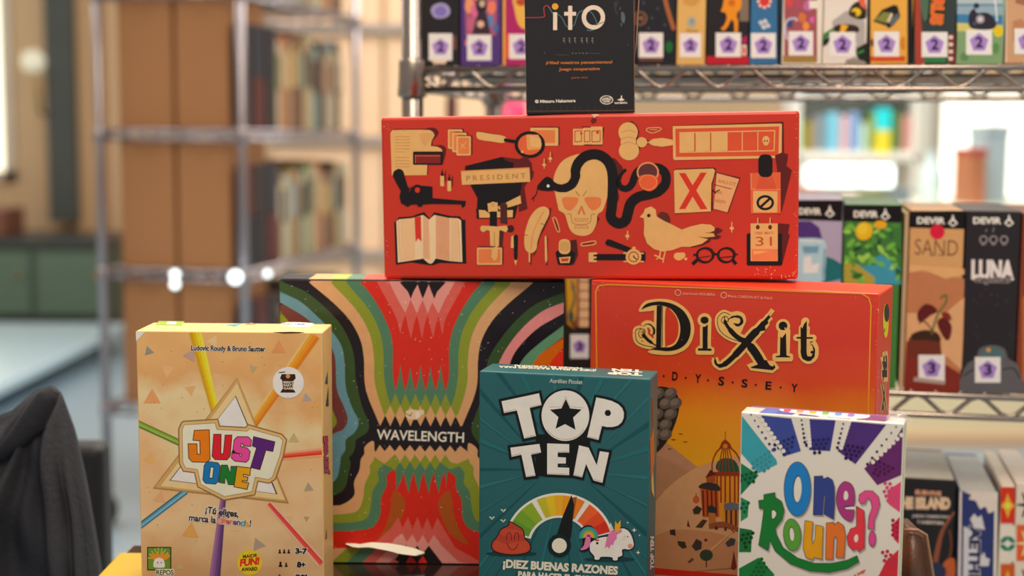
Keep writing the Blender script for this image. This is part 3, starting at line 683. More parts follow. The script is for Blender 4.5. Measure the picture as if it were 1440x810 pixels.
for k in range(9):
    a = math.radians(15 + k*19); A.p([(224,787), (224+20*math.cos(a)*.8, 787-17*math.sin(a)), (224+20*math.cos(a+.12)*.8, 787-17*math.sin(a+.12))], 'a0c060')
A.p([(211,782),(214,778),(218,781),(221,775),(225,780),(229,775),(232,781),(237,778),(238,784),(230,788),(218,788)], 'f0902a', sm=True)
A.p([(216,796),(217,788),(223,784),(230,787),(232,796),(229,798),(219,798)], K, sm=True); A.c(222,791,.9,BK); A.c(227,791,.9,BK)
A.r(219, 800, 245, 809, 'e8dcc0'); A.t('REPOS', 220, 808, 244, 808, 6.5, BK, .02)
A.done('publisher_mark', jo); A = Art(fr)
A.c(351, 791, 18, 'e8c020'); A.c(351, 791, 16.5, 'f0cc30')
A.t('MAJOR', 342, 785, 362, 783, 4.6, '5a3010', .04); A.t('FUN!', 338, 796, 364, 793, 9, 'd83020', .06, ('f8e040', .04), .2); A.t('AWARD', 340, 803, 362, 802, 4.6, '5a3010', .05)
A.done('award_mark', jo); A = Art(fr)
def meeple(x, y, s): A.p([(x-s, y), (x-s*.35, y-s*1.4), (x+s*.35, y-s*1.4), (x+s, y)], BK); A.c(x, y-s*1.9, s*.55, BK)
for k in range(3): meeple(393.5 + k*6.3, 778, 2.3)
A.t('3-7', 416, 778, 431, 778.5, 7, BK, .06, (K, .06))
meeple(394.5, 797, 3); meeple(402.5, 797, 2.4); A.t('8+', 418, 797, 429, 797.5, 7, BK, .06, (K, .06))
A.l([(392,808),(398,813),(392,818)], 1.6, BK); A.t("20'", 416, 815, 431, 815.5, 7, BK, .06, (K, .06))
A.done('player_count_print', jo)
A = Art(fr); speckle(A, 70, ['6a4a34','7a5a40','5a4030'], 195, 468, 450, 800, .3, .8, 3)
A.p([(191,466),(204,466),(199,472),(193,478),(191.5,480)], 'efe4d6'); A.p([(382,467),(410,466.3),(430,467),(420,468.5),(400,469)], '5a3a20')
A.done('worn_spots', jo)
A = Art(tp)
A.z(180, 440, 4.263)
A.p([(165,72),(185,50),(340,52),(320,76)], '8aa83a'); A.p([(230,68),(240,54),(290,54),(285,70)], 'f0e8d8')
A.p([(580,72),(680,66),(640,82)], '3a9ab8'); A.p([(700,72),(770,70),(740,60)], 'c87830')
A.p([(920,80),(950,58),(1095,62),(1110,74),(1060,86)], 'f4ecdc', sm=True)
A.t('JUST', 930, 74, 985, 74, 10, 'd07030', .05); A.t('ONE', 1000, 74, 1060, 76, 10, '3a5a90', .05)
A.done('side_print', jo)
A = Art(rt)
A.z(180, 440, 4.263)
A.p([(1196,350),(1180,420),(1196,430)], '2a4a50'); A.p([(1200,440),(1184,560),(1202,560)], '3a3a34')
A.t('JUST ONE', 1200, 960, 1193, 745, 20, 'b03a6a', .08, ('1c1416', .08))
A.p([(1190,1290),(1180,1360),(1192,1350)], '4a5a60')
A.done('side_print', jo)

# ------------------------------------------------------------ square box with the wavy rainbow faces
RD, PK, LP, TE, OL, TN, DG, BL, MR = 'cc2a1c', 'cf5c52', 'd89088', '4e7c60', '84932c', 'cfa070', '34502c', '5f92a6', '6c3a3a'
wl, fr, tp, rt = game_box(M_WL, w_WL, 0.05, h_WL, mat('dark_card', '1c1820', 0.3), mat('dark_card_back', '2a2830', 0.4), 'large square game box printed with rainbow bands forming two facing profiles, behind the others', bev=0.0018)
A = Art(fr, False); A.clip = (-w_WL/2+.0012, 0.0012, w_WL/2-.0012, h_WL-.0012)
A.p([(385,385),(800,385),(800,812),(385,812)], '1c1820')
LT = (385, 390)
def left(pts, col, sm=True, end=None):      # region left of the boundary
    q = spl(pts, False, 5) if sm else pts
    A.p([(q[0][0], 385), *q, (380, q[-1][1]), (380, 385)] , col)
dg = [(396,392),(400,397.6),(429.4,410),(459,434),(480,457.6),(493,483),(498.3,503.5),(499.4,520),(500.4,533),(508.7,570),(517,590),(519,600),(515,609),(501,618.5),(499.4,629),(496,638),(491,643),(493,652),(490,668),(486,684),(478,693),(464,698.8)]
bl = [(380,409),(391.7,411.7),(419,422),(444,442.8),(469.4,469.4),(481,488.7),(484.6,510),(486.5,546),(495.7,574),(503,588),(504,598),(497.6,609),(486.5,618.5),(485.6,633),(480,641),(478,654.7),(474,671.5),(464,682)]
mr = [(380,425),(391.7,428),(414.6,437),(436,452),(456,474),(470.7,500),(473.5,546),(482.8,570),(489,589),(482.8,603.7),(468,611),(462,630)]
ol = [(380,436),(391.7,441),(404,450),(440,500),(467,574),(473.5,592.6),(467,603.7),(455,610)]
for q, c in ((dg, DG), (bl, BL), (mr, MR), (ol, OL)): left(q, c)
# right side: dark green profile, then the quarter circles
def right(pts, col, sm=True):
    q = spl(pts, False, 5) if sm else pts
    A.p([*q, (802, q[-1][1]), (802, q[0][1])], col)
right([(797,410),(793,411.8),(752.8,428),(718,459),(690.6,497),(684,520),(683,545),(668,585),(663,605),(672,622),(680,634),(686,650),(690,690),(720,700)], DG)
right([(797,424.6),(793,425.6),(761,438.6),(727,469.7),(702.7,507.7),(695,545),(690,600),(720,640)], 'd88888')
right([(797,440.5),(793,442),(759.7,459),(732,485),(718,508.5),(710,545),(706,600),(730,640)], '1c1820')
right([(797,456.5),(793,458.4),(759.7,481.8),(733,508.5),(722,545),(722,600)], '5c9070')
right([(797,473),(793,475.7),(774,488),(752.8,506),(742,545),(740,600)], 'cc6414')
right([(797,489),(793,492),(775,508.5),(765,545),(764,600)], 'd8341c')
def band(lp, tips, zz, col, xm=592.5):
    """upper centre region: boundary down the left, zig-zag tips along the bottom, mirrored boundary up the right"""
    L = spl(lp, False, 5); Rr = [(2*xm - x, y + (x and 0.9)) for x, y in L[::-1]]
    A.p([(L[0][0], 380)] + L + zz + Rr + [(Rr[-1][0], 380)], col)
def zig(x0, n, p, ya, yb):      # tips down at ya starting at x0, valleys at yb between
    o = []
    for i in range(n):
        o.append((x0 + i*p, ya + i*.12))
        if i < n-1: o.append((x0 + (i+.5)*p, yb + i*.12))
    return o
P = 14.15
band([(437,396),(437,399),(468,425),(491.7,450),(506.5,477),(511.7,503.5),(512.8,537),(518,559),(526.3,579.6),(533.7,597)], None, zig(534.6, 9, P, 599, 584), TN, 592)
band([(468,396),(468,400),(494.6,428),(512.4,453),(522.8,480),(526.3,510),(526.3,531),(531,555.5),(540,582)], None, zig(541.6, 8, P, 584.5, 570), OL, 592)
band([(488.7,396),(488.7,399),(518,434),(533,463.5),(539,491.7),(540,528),(544,552),(549,568)], None, zig(548.8, 7, P, 570, 553), TE, 592)
# red with long narrow teeth
teeth = []
for i in range(6):
    x = 556 + i*P
    teeth += [(x, 550)] + ([(x+4.6, 532), (x+P/2, 512 + (i%2)*3), (x+P-4.6, 532)] if i < 5 else [])
band([(508,396),(508,397.6),(524,417.6),(539,443),(549.4,469.4),(552.4,491.7),(552.2,515),(553,532)], None, teeth, RD, 592)
band([(530,396),(531,398),(543,420),(554,440),(559,452)], None, [(563,470),(566.5,452),(570.5,443),(573.5,458),(578,476),(582,456),(586,443),(590,458),(593.5,477),(597,456),(601.3,443),(605,458),(609,476),(613,456),(616.6,444),(619,456),(622,470)], PK, 592)
A.p([(548,388),(640,388),(639,398),(627,419),(616.6,441),(608,425),(601.3,441),(594.5,422),(586,440.5),(577.6,421),(570,440),(561,424),(548,398)], LP)
for x0, x1, xt in ((562,589,577.6),(586.5,604,594.7),(602,627,610.8)):
    A.p([(x0,397),(x0+4,394),(x1-4,394),(x1,397),(xt+4,410),(xt,420),(xt-4,410)], '1a1618')
# lower half
def low(lp, zz, col, xm=592.5, drop=0):
    L = spl(lp, False, 5); Rr = [(2*xm - x, y+3) for x, y in L[::-1]]
    A.p(L + zz + Rr + [(802, L[0][1]+5), (802, 815), (380, 815), (380, L[0][1])], col)
def up(x0, n, p, ya, yb):
    o = []
    for i in range(n):
        o.append((x0 + i*p, ya + i*.15))
        if i < n-1: o.append((x0 + (i+.5)*p, yb + i*.15))
    return o
low([(400,713),(465.5,711),(482,709),(498,696.7),(498,677.8),(505.4,661),(507.5,646),(512.4,638),(512.4,629.6),(518,623),(525.4,620.4),(526.5,632)], [(528,636)] + up(534, 9, P, 625.5, 634.5)[0:] , TN, 592)
low([(400,728),(465.5,724),(490,722),(503,717.7),(510.6,701),(512.7,682),(520,665),(520,654.7),(525,648),(526.5,642)], [(533,647),(541,652)] + up(555.5, 6, P, 638.5, 649.5) + [(634,650),(643,652)], OL, 593)
low([(400,739),(465.5,735.5),(498,734),(516,728),(522,709),(524.3,690),(532.7,675.7),(531.6,663),(539,652.6)], [(549.5,657),(555,662)] + up(562.5, 5, P, 649.5, 661) + [(633,660)], TE, 592.5)
low([(400,751),(465.5,747),(500,746),(524.3,740.8),(534.8,724),(535.8,701),(544,682),(544,668),(553.7,660)],
    [(557,664),(557.5,690)] + [q for i in range(5) for q in ((565.5+i*P-2.5, 678), (568+i*P, 664), (570.5+i*P, 678), (575+i*P, 694))][:-1] + [(627,690),(629,664)], RD, 592.5)
for sx in (1, -1):
    f = lambda x: x if sx == 1 else 1186 - x
    A.p([(f(552),693),(f(560),692),(f(570),708),(f(562),735),(f(548),755),(f(528),765),(f(540),745),(f(548),722)], 'a8541c', sm=True)
A.p([(465,771),(500,769),(532,760),(550,742),(560,727),(566,742),(574,727),(580,745),(587,727),(594,745),(601,728),(608,745),(615,728),(625,745),(640,770),(680,795),(700,812),(380,812)], PK)
A.p([(465,815),(530,790),(548,770),(555,757),(566,750),(572,762),(580,751),(587,764),(595,752),(602,765),(610,752),(622,768),(645,790),(660,815)], LP)
A.p([(552,793),(571,766),(579,778),(587,767),(594,779),(603,767),(622,794)], '1a1618'); A.p([(571,793),(577,780),(586,793)], RD); A.p([(588,793),(594,780),(601,794)], RD)
A.p([(400,800),(400,772),(530,770),(548,779),(560,800)], 'c86058')
for a, b, c in ((458,478,TN),(475,500,OL),(496,520,TE),(518,538,'c86058'),(536,556,LP)): A.p([(a-8,800),(a+12,771),(b+10,771),(b-8,800)], c)
A.done('band_artwork', wl, INKG)
A = Art(fr)
A.t('WAVELENGTH', 530, 617.5, 652, 622, 13.5, 'f4e8d4', .015); A.done('title_lettering', wl, INKG)
A = Art(fr); A.clip = (-w_WL/2+.001, 0.001, w_WL/2-.001, h_WL-.001)
speckle(A, 420, ['f0e8d8','e0d8c8','d0c0a8'], 393, 396, 795, 794, .35, .9, 5)
A.p([(571,578),(578,575),(588,577),(596,576),(597,581),(590,586),(586,590),(578,590),(571,586)], 'dcc8a8'); A.p([(584,580),(590,578),(590,587),(585,589)], 'f0e4cc'); A.l([(572,582),(577,585),(579,580)], 1, '5a3a28')
A.done('scuffed_patch', wl)
bm = bmesh.new()       # torn strip of lid, curling off the front
tear = [(486,764.5,487,763.5),(496,766,497,763.5),(505,767,506,764.5),(520,766.5,523,762),(545,771,548,763.5),(565,776,570,767.5),(585,778.5,586,771.5),(597,778,597.5,776.5)]
pr = None
for a, b, c, d in tear:
    p0, p1 = fr.at(a, b), fr.at(c, d)
    v0 = bm.verts.new((p0[0], -0.007 if 490 < a < 590 else -0.0012, p0[1])); v1 = bm.verts.new((p1[0], -0.001, p1[1]))
    if pr: bm.faces.new((pr[0], v0, v1, pr[1]))
    pr = (v0, v1)
tr = bm_obj('torn_flap', bm, mat('raw_paper', 'f0e4cc', 0.7), wl)
A = Art(tp); A.clip = (-w_WL/2+.001, 0.0, w_WL/2-.001, 0.05)
for x0, x1, c in ((391,432,'1c1820'),(432,462,TN),(462,486,'9cb048'),(486,508,TE),(508,563,'e04a34'),(627,680,'d88888'),(680,705,TE),(705,735,'9cb048'),(735,775,TN),(775,796,'3a3634')):
    q = [tp.at(x0, 394)[0], tp.at(x1, 394)[0]]
    A.local = True; A.p([(q[0], 0.001), (q[1], 0.001), (q[1], 0.05), (q[0], 0.05)], c)
A.done('side_print', wl)
# ------------------------------------------------------------ long red box lying across the two big ones
CRM, SH_, DK, OR_ = 'd8a868', '5c1e1e', '1a161a', 'd87844'
mred = mat('red_card', 'be2e1a', 0.4, vary=0.08, vscale=25)
sh, fr, tp, rt = game_box(M_SH, w_SH, 0.075, h_SH, mred, mat('red_card_back', 'c04028', 0.45), 'long red game box with drawings of skull, snake and dove, lying across two boxes', bev=0.0028, lid=0.9)
def draw(name): 
    a = Art(fr); a.nm = name; return a
A = draw(''); A.z(530, 160, 6.75)
A.p([(160,145),(250,142),(262,158),(280,142),(450,142),(500,132),(545,132),(575,150),(588,180),(570,215),(530,255),(530,300),(610,296),(645,310),(660,335),(650,400),(630,465),(490,480),(485,575),(160,580)], SH_)
A.p([(128,185),(150,155),(255,152),(265,160),(275,152),(450,152),(505,155),(535,175),(548,205),(520,255),(512,305),(575,312),(615,335),(622,365),(480,480),(474,582),(142,586)], CRM)
for y in (218,246,274,303,333,362,415,445,475,503): A.l([(175,y),(312 if y < 360 or y > 400 else 270,y)], 6, 'b8854c')
A.p([(410,190),(520,185),(530,215),(500,260),(470,300),(440,290),(415,240)], 'd09a60', sm=True)
A.r(343,358,628,485, DK, 14); A.r(362,385,605,470, '7c2424'); A.l([(366,400),(600,400)], 5, OR_); A.l([(366,470),(366,388)], 4, OR_)
A.done('printed_document', sh)
A = draw(''); A.z(530, 160, 6.75)
for k in range(3):
    x, y = 675 + 40*k, 148 + 32*k
    A.r(x+10, y-8, x+152, y+180, SH_, 14); A.r(x, y, x+138, y+185, CRM, 14); A.r(x+16, y+16, x+122, y+168, OR_, 6)
A.l([(790,285),(820,300),(850,265)], 7, CRM); A.l([(800,330),(815,300),(840,335)], 6, CRM)
A.done('printed_cards', sh)
A = draw(''); A.z(530, 160, 6.75)
A.p([(965,165),(1215,208),(1210,235),(960,185)], DK); A.p(spl([(945,195),(965,172),(1080,190),(1215,215),(1205,275),(1080,262),(965,242)]), CRM)
A.p([(1208,232),(1330,250),(1320,282),(1205,262)], DK)
A.z(730, 160, 6.75); A.r(115,122,385,300,SH_,8); A.r(108,132,372,303,CRM,10); A.r(132,155,342,278,OR_,4)
A.c(102,292,145,DK,128); A.c(102,292,112,'d86038',98)
A.p([(70,200),(180,198),(205,240),(214,290),(205,335),(90,345),(75,330)], 'd89858', sm=False); A.p([(100,200),(205,240),(212,290),(205,320),(110,310)], 'e0a868'); A.c(30,360,12,CRM)
A.done('printed_magnifier', sh)
A = draw(''); A.z(730, 160, 6.75)
A.p([(600,118),(810,130),(790,300),(620,300)], SH_)
A.r(512,143,615,298,CRM,8); A.r(606,132,690,290,CRM,6); A.r(680,122,792,292,CRM,8)
for x0, x1 in ((530,592),(620,672),(692,770)): A.l([(x0,165),(x1,160),(x1,262),(x0,268)], 8, 'b03a24', closed=True)
A.c(745,178,14,'c83420'); A.c(590,185,12,'c83420'); A.done('printed_tiles', sh)
A = draw(''); A.z(730, 160, 6.75)
A.p([(1000,82),(1075,70),(1120,110),(1142,170),(1130,230),(1150,330),(1130,400)], SH_)
A.c(1035,175,92,CRM,95); A.r(965,190,1110,300,CRM); A.c(1043,350,96,CRM,92)
for y, w_ in ((170,70),(235,72),(285,75)): A.l(spl([(1040-w_,y+8),(1040,y-14),(1040+w_,y+8)], False), 6, 'b8854c')
A.p([(1190,300),(1180,215),(1230,258),(1390,225)], SH_)
A.c(1165,270,50,CRM,48); A.p([(1180,250),(1225,270),(1270,238),(1340,232),(1450,245),(1450,285),(1340,310),(1270,302),(1225,275),(1190,295)], CRM)
A.z(930, 160, 6.75); A.p(spl([(-20,235),(60,238),(130,262),(125,290),(60,305),(-20,308)]), CRM)
A.done('printed_gavel', sh)
for pts in ([(1210,150),(1230,135),(1330,132),(1345,152),(1270,182),(1215,165)],):
    A = draw(''); A.z(730, 160, 6.75); A.l(pts, 7, CRM, sm=True, closed=True); A.l([(1240,150),(1310,150)], 6, CRM); A.done('printed_paper_clip', sh)
A = draw(''); A.z(930, 160, 6.75)
A.p([(100,112),(1160,75),(1165,380),(1150,380),(1140,92)], SH_)
A.p([(108,118),(1130,92),(1145,100),(1140,420),(125,440),(112,425)], CRM); A.p([(132,142),(1118,120),(1112,398),(138,410)], 'd05030')
A.l([(176,180),(1076,160),(1070,350),(178,366)], 10, CRM, closed=True)
for x0, x1 in ((178,312),(326,462),(474,620)): A.p([(x0,184 - x0*.02),(x1,184 - x1*.02),(x1,360 - x1*.015),(x0,364 - x0*.015)], CRM)
for x in (318,468): A.l([(x,190),(x,345)], 7, 'a85c30')
for x in (624,768,916): A.l([(x,172),(x,350)], 9, CRM)
A.c(993,252,34,CRM,42); A.r(975,280,1010,300,CRM,4); A.c(980,258,8,'7c2424'); A.c(1006,258,8,'7c2424'); A.done('printed_track', sh)
# top hat, name plate, envelope
A = draw(''); A.z(530, 160, 6.75)
A.p([(1190,410),(1350,430),(1420,400),(1470,470),(1480,560),(1400,700),(1430,900),(1350,930),(1330,700)], SH_)
A.p([(835,535),(840,495),(1190,408),(1220,440),(1300,470),(1290,530)], DK); A.p([(885,670),(1380,655),(1345,830),(1310,990),(945,990),(955,800)], DK)
A.z(520, 140, 3.116); A.p([(465,480),(640,470),(632,520),(472,522)], DK); A.p([(478,483),(505,485),(525,500),(590,485),(628,484),(626,516),(480,518)], CRM)
A.p([(560,470),(660,420),(664,455),(570,487)], CRM); A.l([(560,487),(664,458)], 3, DK)
A.c(541,465,17,CRM); A.p([(516,455),(560,450),(562,492),(520,494)], CRM, sm=False)
A.c(541,462,9,'c89858')
A.done('printed_hat', sh)
A = draw(''); A.z(520, 140, 3.116)
A.p([(690,300),(720,315),(716,340),(700,362)], SH_); A.p([(400,312),(700,297),(703,360),(404,374)], CRM); A.l([(402,314),(700,300)], 4, 'd88048')
A.t('P R E S I D E N T', 424, 356, 683, 344, 21, 'b07a44', .02); A.done('printed_name_plate', sh)
A = draw(''); A.z(520, 140, 3.116)
A.c(587,468,17,'4c2424'); A.p([(572,468),(602,468),(604,545),(572,540)], '4c2424'); A.p([(566,560),(590,555),(582,640),(556,700)], '4c2424'); A.c(617,566,16,'3c1c1c')
A.r(526,490,558,560,DK,4); A.p([(484,560),(492,552),(560,556),(600,552),(606,568),(596,582),(574,572),(568,575),(564,700),(548,712),(530,690),(526,575),(512,572),(498,582),(486,574)], CRM)
A.l([(546,580),(548,690)], 4, 'b8854c'); A.done('printed_dagger', sh)
A = draw(''); A.z(520, 140, 3.116); A.r(474,642,586,722,SH_,4); A.r(470,648,580,724,CRM,5); A.r(477,655,573,716,OR_,2); A.done('printed_photo_card', sh)
A = draw(''); A.z(520, 140, 3.116); A.p([(536,650),(561,640),(560,690),(548,708),(533,692)], CRM); A.done('printed_blade_tip', sh)
for dx, dy in ((0,0),(31,22)):
    A = draw(''); A.z(520, 140, 3.116); A.p([(326+dx,330+dy),(334+dx,305+dy),(334+dx,350+dy),(327+dx,372+dy)], SH_); A.r(309+dx,332+dy,326+dx,380+dy,CRM,5); A.p([(311+dx,334+dy),(317+dx,302+dy),(325+dx,334+dy)], DK); A.done('printed_bullet', sh)
A = draw(''); A.z(530, 160, 6.75)
A.p(spl([(150,585),(165,545),(210,522),(250,545),(270,610),(300,700),(330,690),(380,672),(420,682)], False) + [(528,690),(530,800),(845,828),(840,872),(812,895),(800,860),(530,855),(440,862),(420,885),(390,880),(380,860),(320,865),(295,885),(260,865),(230,850),(215,790),(225,730),(180,650)], DK)
A.c(385,724,24,'c83420',26); A.l([(310,740),(325,700),(360,682)], 9, '7c2424', sm=True); A.done('printed_revolver', sh)
A = draw(''); A.z(530, 270, 6.75)
A.p([(165,290),(210,240),(330,232),(400,205),(450,192),(500,250),(545,192),(620,210),(700,228),(790,230),(810,262),(840,262),(850,680),(600,672),(530,695),(470,690),(330,668),(180,690)], DK)
PGC = 'e4bc90'
A.p([(185,275),(215,258),(330,248),(440,218),(495,262),(545,218),(680,245),(770,250),(800,270),(812,665),(690,655),(560,630),(530,672),(508,682),(485,672),(440,632),(330,650),(200,670)], 'e8c49c')
A.p([(222,258),(330,248),(360,240),(362,640),(235,655)], 'dcb488'); A.p([(440,222),(492,262),(505,640),(440,630)], 'd8a47c'); A.p([(560,222),(690,248),(690,650),(560,625)], 'd49a74'); A.p([(700,250),(768,254),(782,655),(700,650)], 'dcb488')
for a, b in ((205,222),(772,790)): A.l([(a,270),(b+2,660)], 6, 'd08a64')
A.p([(358,240),(418,228),(424,470),(392,440),(368,475)], 'cc3424'); A.done('printed_book', sh)
A = draw(''); A.z(730, 160, 6.75)       # skull
SKp = [(335,720),(325,640),(350,540),(410,450),(500,400),(620,375),(740,400),(830,470),(860,560),(860,680),(845,800)]
A.z(730, 270, 6.75); up_ = [(x, y-742) for x, y in SKp]
A.p([(720,210),(765,250),(720,350),(690,385)], SH_)
A.p(spl(up_ + [(840,40),(815,120),(790,180),(745,215),(735,300),(695,380),(640,412),(580,415),(520,395),(475,340),(435,215),(380,175),(365,120),(350,50)]), CRM)
A.p([(405,75),(420,52),(480,46),(555,55),(560,90),(530,140),(480,178),(430,150)], OR_, sm=True); A.p([(620,60),(690,46),(760,52),(780,80),(765,140),(700,175),(650,130)], OR_, sm=True)
A.p([(585,130),(600,132),(632,215),(612,215),(592,165),(572,215),(552,212)], 'c87040')
A.l([(455,208),(490,212),(500,270),(520,300),(590,308),(655,300),(680,270),(688,215),(720,210)], 7, 'b07040', sm=True)
for y0, s in ((250,1),(345,-1)):
    A.l([(530,y0-5*s),(530,y0+25*s),(655,y0+25*s),(655,y0-5*s)], 5, 'b07040'); A.l([(530,y0),(550,y0+8*s),(570,y0),(590,y0+10*s),(612,y0),(635,y0+8*s),(655,y0)], 5, 'b07040')
A.l([(535,-10),(575,40)], 8, 'a86a3c'); A.l([(640,-10),(605,40)], 8, 'a86a3c')
A.done('printed_skull', sh)
A = draw(''); A.z(730, 160, 6.75)       # snake
A.p(spl([(880,430),(960,480),(985,540),(930,660),(950,800),(900,880),(860,940),(860,700)]), SH_)
body = [(300,665),(360,700),(430,705),(500,670),(535,600),(535,540),(560,470),(620,410),(700,385),(780,400),(850,460),(885,560),(890,700),(880,880),(870,960),(890,1010),(950,1040),(1010,1010),(1035,930),(1060,850),(1130,790),(1250,760),(1330,730),(1390,660),(1390,570),(1340,520),(1280,510),(1190,520),(1130,545),(1095,600),(1075,660),(1040,700),(1000,710),(960,690),(945,640),(965,580),(1015,525)]
wd = [70,75,82,86,90,94,96,98,98,98,98,98,98,98,98,98,98,98,98,98,96,94,92,88,84,82,80,78,74,70,66,62,58,50,40,30,16]
bs = spl(body, False, 6); ws = [wd[min(len(wd)-1, i//6)] for i in range(len(bs))]
A.l(bs, ws, DK)
A.p([(172,695),(200,650),(262,598),(320,625),(345,690),(320,730),(200,725)], DK, sm=True); A.l([(175,705),(165,760),(140,790),(118,812)], 9, DK, sm=True); A.l([(140,790),(140,830)], 7, DK)
A.c(276,685,14,'f0e0c8'); A.done('printed_snake', sh)
A = draw(''); A.z(730, 160, 6.75)
A.ring(1222,555,98,16,'d88a5c',90); A.c(1222,555,88,'5c3030',80); A.p(spl([(1135,610),(1180,580),(1260,580),(1312,610),(1310,690),(1240,735),(1160,700)]), 'dc5c34'); A.ring(1225,650,82,8,'dc8850',70); A.done('printed_glass', sh)
A = draw(''); A.z(730, 270, 6.75)       # feather, pencil, ink
A.p(spl([(285,170),(300,210),(250,330),(200,430),(165,560),(140,580)]), SH_)
A.p(spl([(235,138),(280,165),(285,210),(250,290),(205,380),(175,470),(165,540),(130,575),(90,575),(55,530),(50,430),(70,330),(110,230),(170,160)]), CRM); A.l([(235,185),(180,280),(130,400),(112,540)], 8, OR_, sm=True); A.l([(98,575),(98,665)], 15, CRM); A.l([(118,580),(112,690)], 8, DK); A.l([(50,405),(85,412)], 5, DK); A.l([(205,298),(240,310)], 5, DK)
A.done('printed_feather', sh)
A = draw(''); A.z(730, 270, 6.75); A.p([(258,410),(275,440),(272,690),(255,690)], SH_); A.p([(243,430),(252,412),(262,430),(268,640),(256,680),(246,640)], CRM); A.done('printed_pencil', sh)
A = draw(''); A.z(520, 140, 3.116); A.p([(620,600),(632,594),(632,650),(618,650)], CRM); A.p([(630,598),(640,590),(650,598),(648,690),(640,712),(632,690)], DK); A.p([(633,704),(646,704),(639,728)], CRM); A.done('printed_pen', sh)
A = draw(''); A.z(730, 270, 6.75)
A.p([(480,460),(545,450),(555,540),(560,600),(520,690),(470,690)], '4c2020'); A.p([(345,575),(365,555),(490,555),(535,575),(520,660),(490,695),(370,690)], DK)
A.r(376,447,487,590,CRM,45); A.r(384,470,478,560,'c89858',30); A.p([(378,622),(490,612),(478,672),(392,675)], CRM); A.p([(398,632),(472,627),(465,658),(402,660)], 'c83c20'); A.done('printed_ink_bottle', sh)
A = draw(''); A.z(730, 270, 6.75); A.l([(320,250),(345,245),(365,290),(385,370),(362,372),(335,300)], 8, CRM, sm=True, closed=True); A.l([(340,270),(375,360)], 7, DK); A.done('printed_paper_clip', sh)
A = draw(''); A.z(730, 270, 6.75); A.l([(590,490),(620,480),(715,465),(728,485),(700,500),(600,512)], 9, CRM, sm=True, closed=True); A.l([(610,495),(700,483)], 7, DK); A.done('printed_paper_clip', sh)
for x, y in ((238,425),(296,365)):
    A = draw(''); A.z(730, 160, 6.75); A.l([(x+18,y+5),(x+16,y+70)], 6, SH_); A.l([(x,y),(x,y+95)], 8, CRM); A.c(x,y+60,18,CRM,14); A.done('printed_thumbtack', sh)
A = draw(''); A.z(730, 270, 6.75); A.l([(1030,368),(1028,455)], 10, CRM); A.c(1028,418,20,CRM,16); A.done('printed_thumbtack', sh)
A = draw(''); A.z(930, 270, 6.23); A.l([(617,262),(617,355)], 9, CRM); A.c(617,318,19,CRM,15); A.done('printed_thumbtack', sh)
A = draw(''); A.z(730, 270, 6.75)       # watch
A.p([(838,448),(870,452),(1060,530),(1040,575),(830,505),(815,480)], DK); A.r(700,588,1010,648,DK,4); A.r(1150,565,1200,660,DK,12)
A.p([(660,575),(740,572),(740,592),(705,595),(705,612),(735,612),(735,630),(705,632),(708,645),(740,648),(735,665),(660,664)], CRM)
A.l([(990,580),(1185,582)], 14, CRM); A.l([(990,660),(1185,660)], 12, CRM); A.r(1075,520,1105,545,CRM,4); A.c(1087,615,74,CRM); A.ring(1087,615,46,12,'b07030')
for k in range(12): A.c(1087+46*math.cos(k*PI/6), 615+46*math.sin(k*PI/6), 6, '7c2c1c', n=8)
A.l([(1087,600),(1090,620),(1118,638)], 10, DK); A.done('printed_watch', sh)
A = draw(''); A.z(820, 140, 3.116)      # dove
A.p([(330,500),(350,492),(375,505),(380,540),(335,520)], '5c2a22', sm=True); A.p([(540,580),(590,560),(612,572),(600,585),(580,590),(608,600),(590,612),(560,612),(555,625),(520,640),(470,650)], SH_)
A.p([(250,512),(264,498),(272,478),(298,468),(318,482),(322,512),(352,530),(390,548),(432,570),(470,556),(520,545),(560,548),(576,562),(576,574),(556,582),(530,584),(572,586),(578,600),(540,604),(500,600),(548,612),(520,632),(470,645),(430,645),(390,660),(350,666),(310,655),(280,630),(266,590),(268,550),(266,520)], CRM)
A.c(288,508,8,'4c1c1c'); A.c(287,508,4,BK); A.p([(248,514),(266,504),(268,522)], CRM)
A.l([(340,660),(335,690),(312,682)], 6, CRM); A.l([(360,662),(352,700),(330,692)], 6, CRM); A.l([(352,700),(350,715)], 5, CRM); A.l([(335,690),(320,700)], 5, CRM); A.done('printed_dove', sh)
A = draw(''); A.z(930, 270, 6.23); A.p([(108,560),(125,535),(170,530),(205,535),(208,565),(180,590),(150,600),(118,585)], CRM, sm=True); A.c(214,586,13,CRM); A.done('printed_spill', sh)
A = draw(''); A.z(820, 140, 3.116)
A.p([(560,298),(580,302),(580,330),(560,320)], SH_); A.p([(582,318),(690,342),(636,496),(574,480)], SH_); A.p([(585,322),(684,348),(632,494),(572,478)], 'dca06c')
A.t('BALLOT', 592, 362, 668, 378, 13, 'c07848', .03); A.l([(572,372),(650,392)], 3, SH_); A.t('JA', 575, 410, 610, 415, 12, 'c07848', .03); A.t('NEIN', 572, 448, 622, 456, 13, 'c07848', .03)
A.l([(568,395),(578,408),(598,395)], 5, DK)
A.p([(398,312),(405,304),(575,298),(582,305),(578,330),(566,372),(568,485),(405,500)], DK); A.p([(398,314),(404,308),(570,302),(578,310),(574,332),(562,370),(560,490),(402,498)], CRM)
A.p([(420,322),(448,322),(480,375),(515,320),(542,320),(496,398),(545,480),(515,482),(480,425),(448,480),(420,480),(466,400)], 'cc3424'); A.done('printed_ballot', sh)
A = draw(''); A.z(820, 140, 3.116)      # crossed-out bottle
A.p([(840,245),(870,232),(898,240),(895,270),(890,290),(915,310),(870,490),(858,505),(850,300)], SH_)
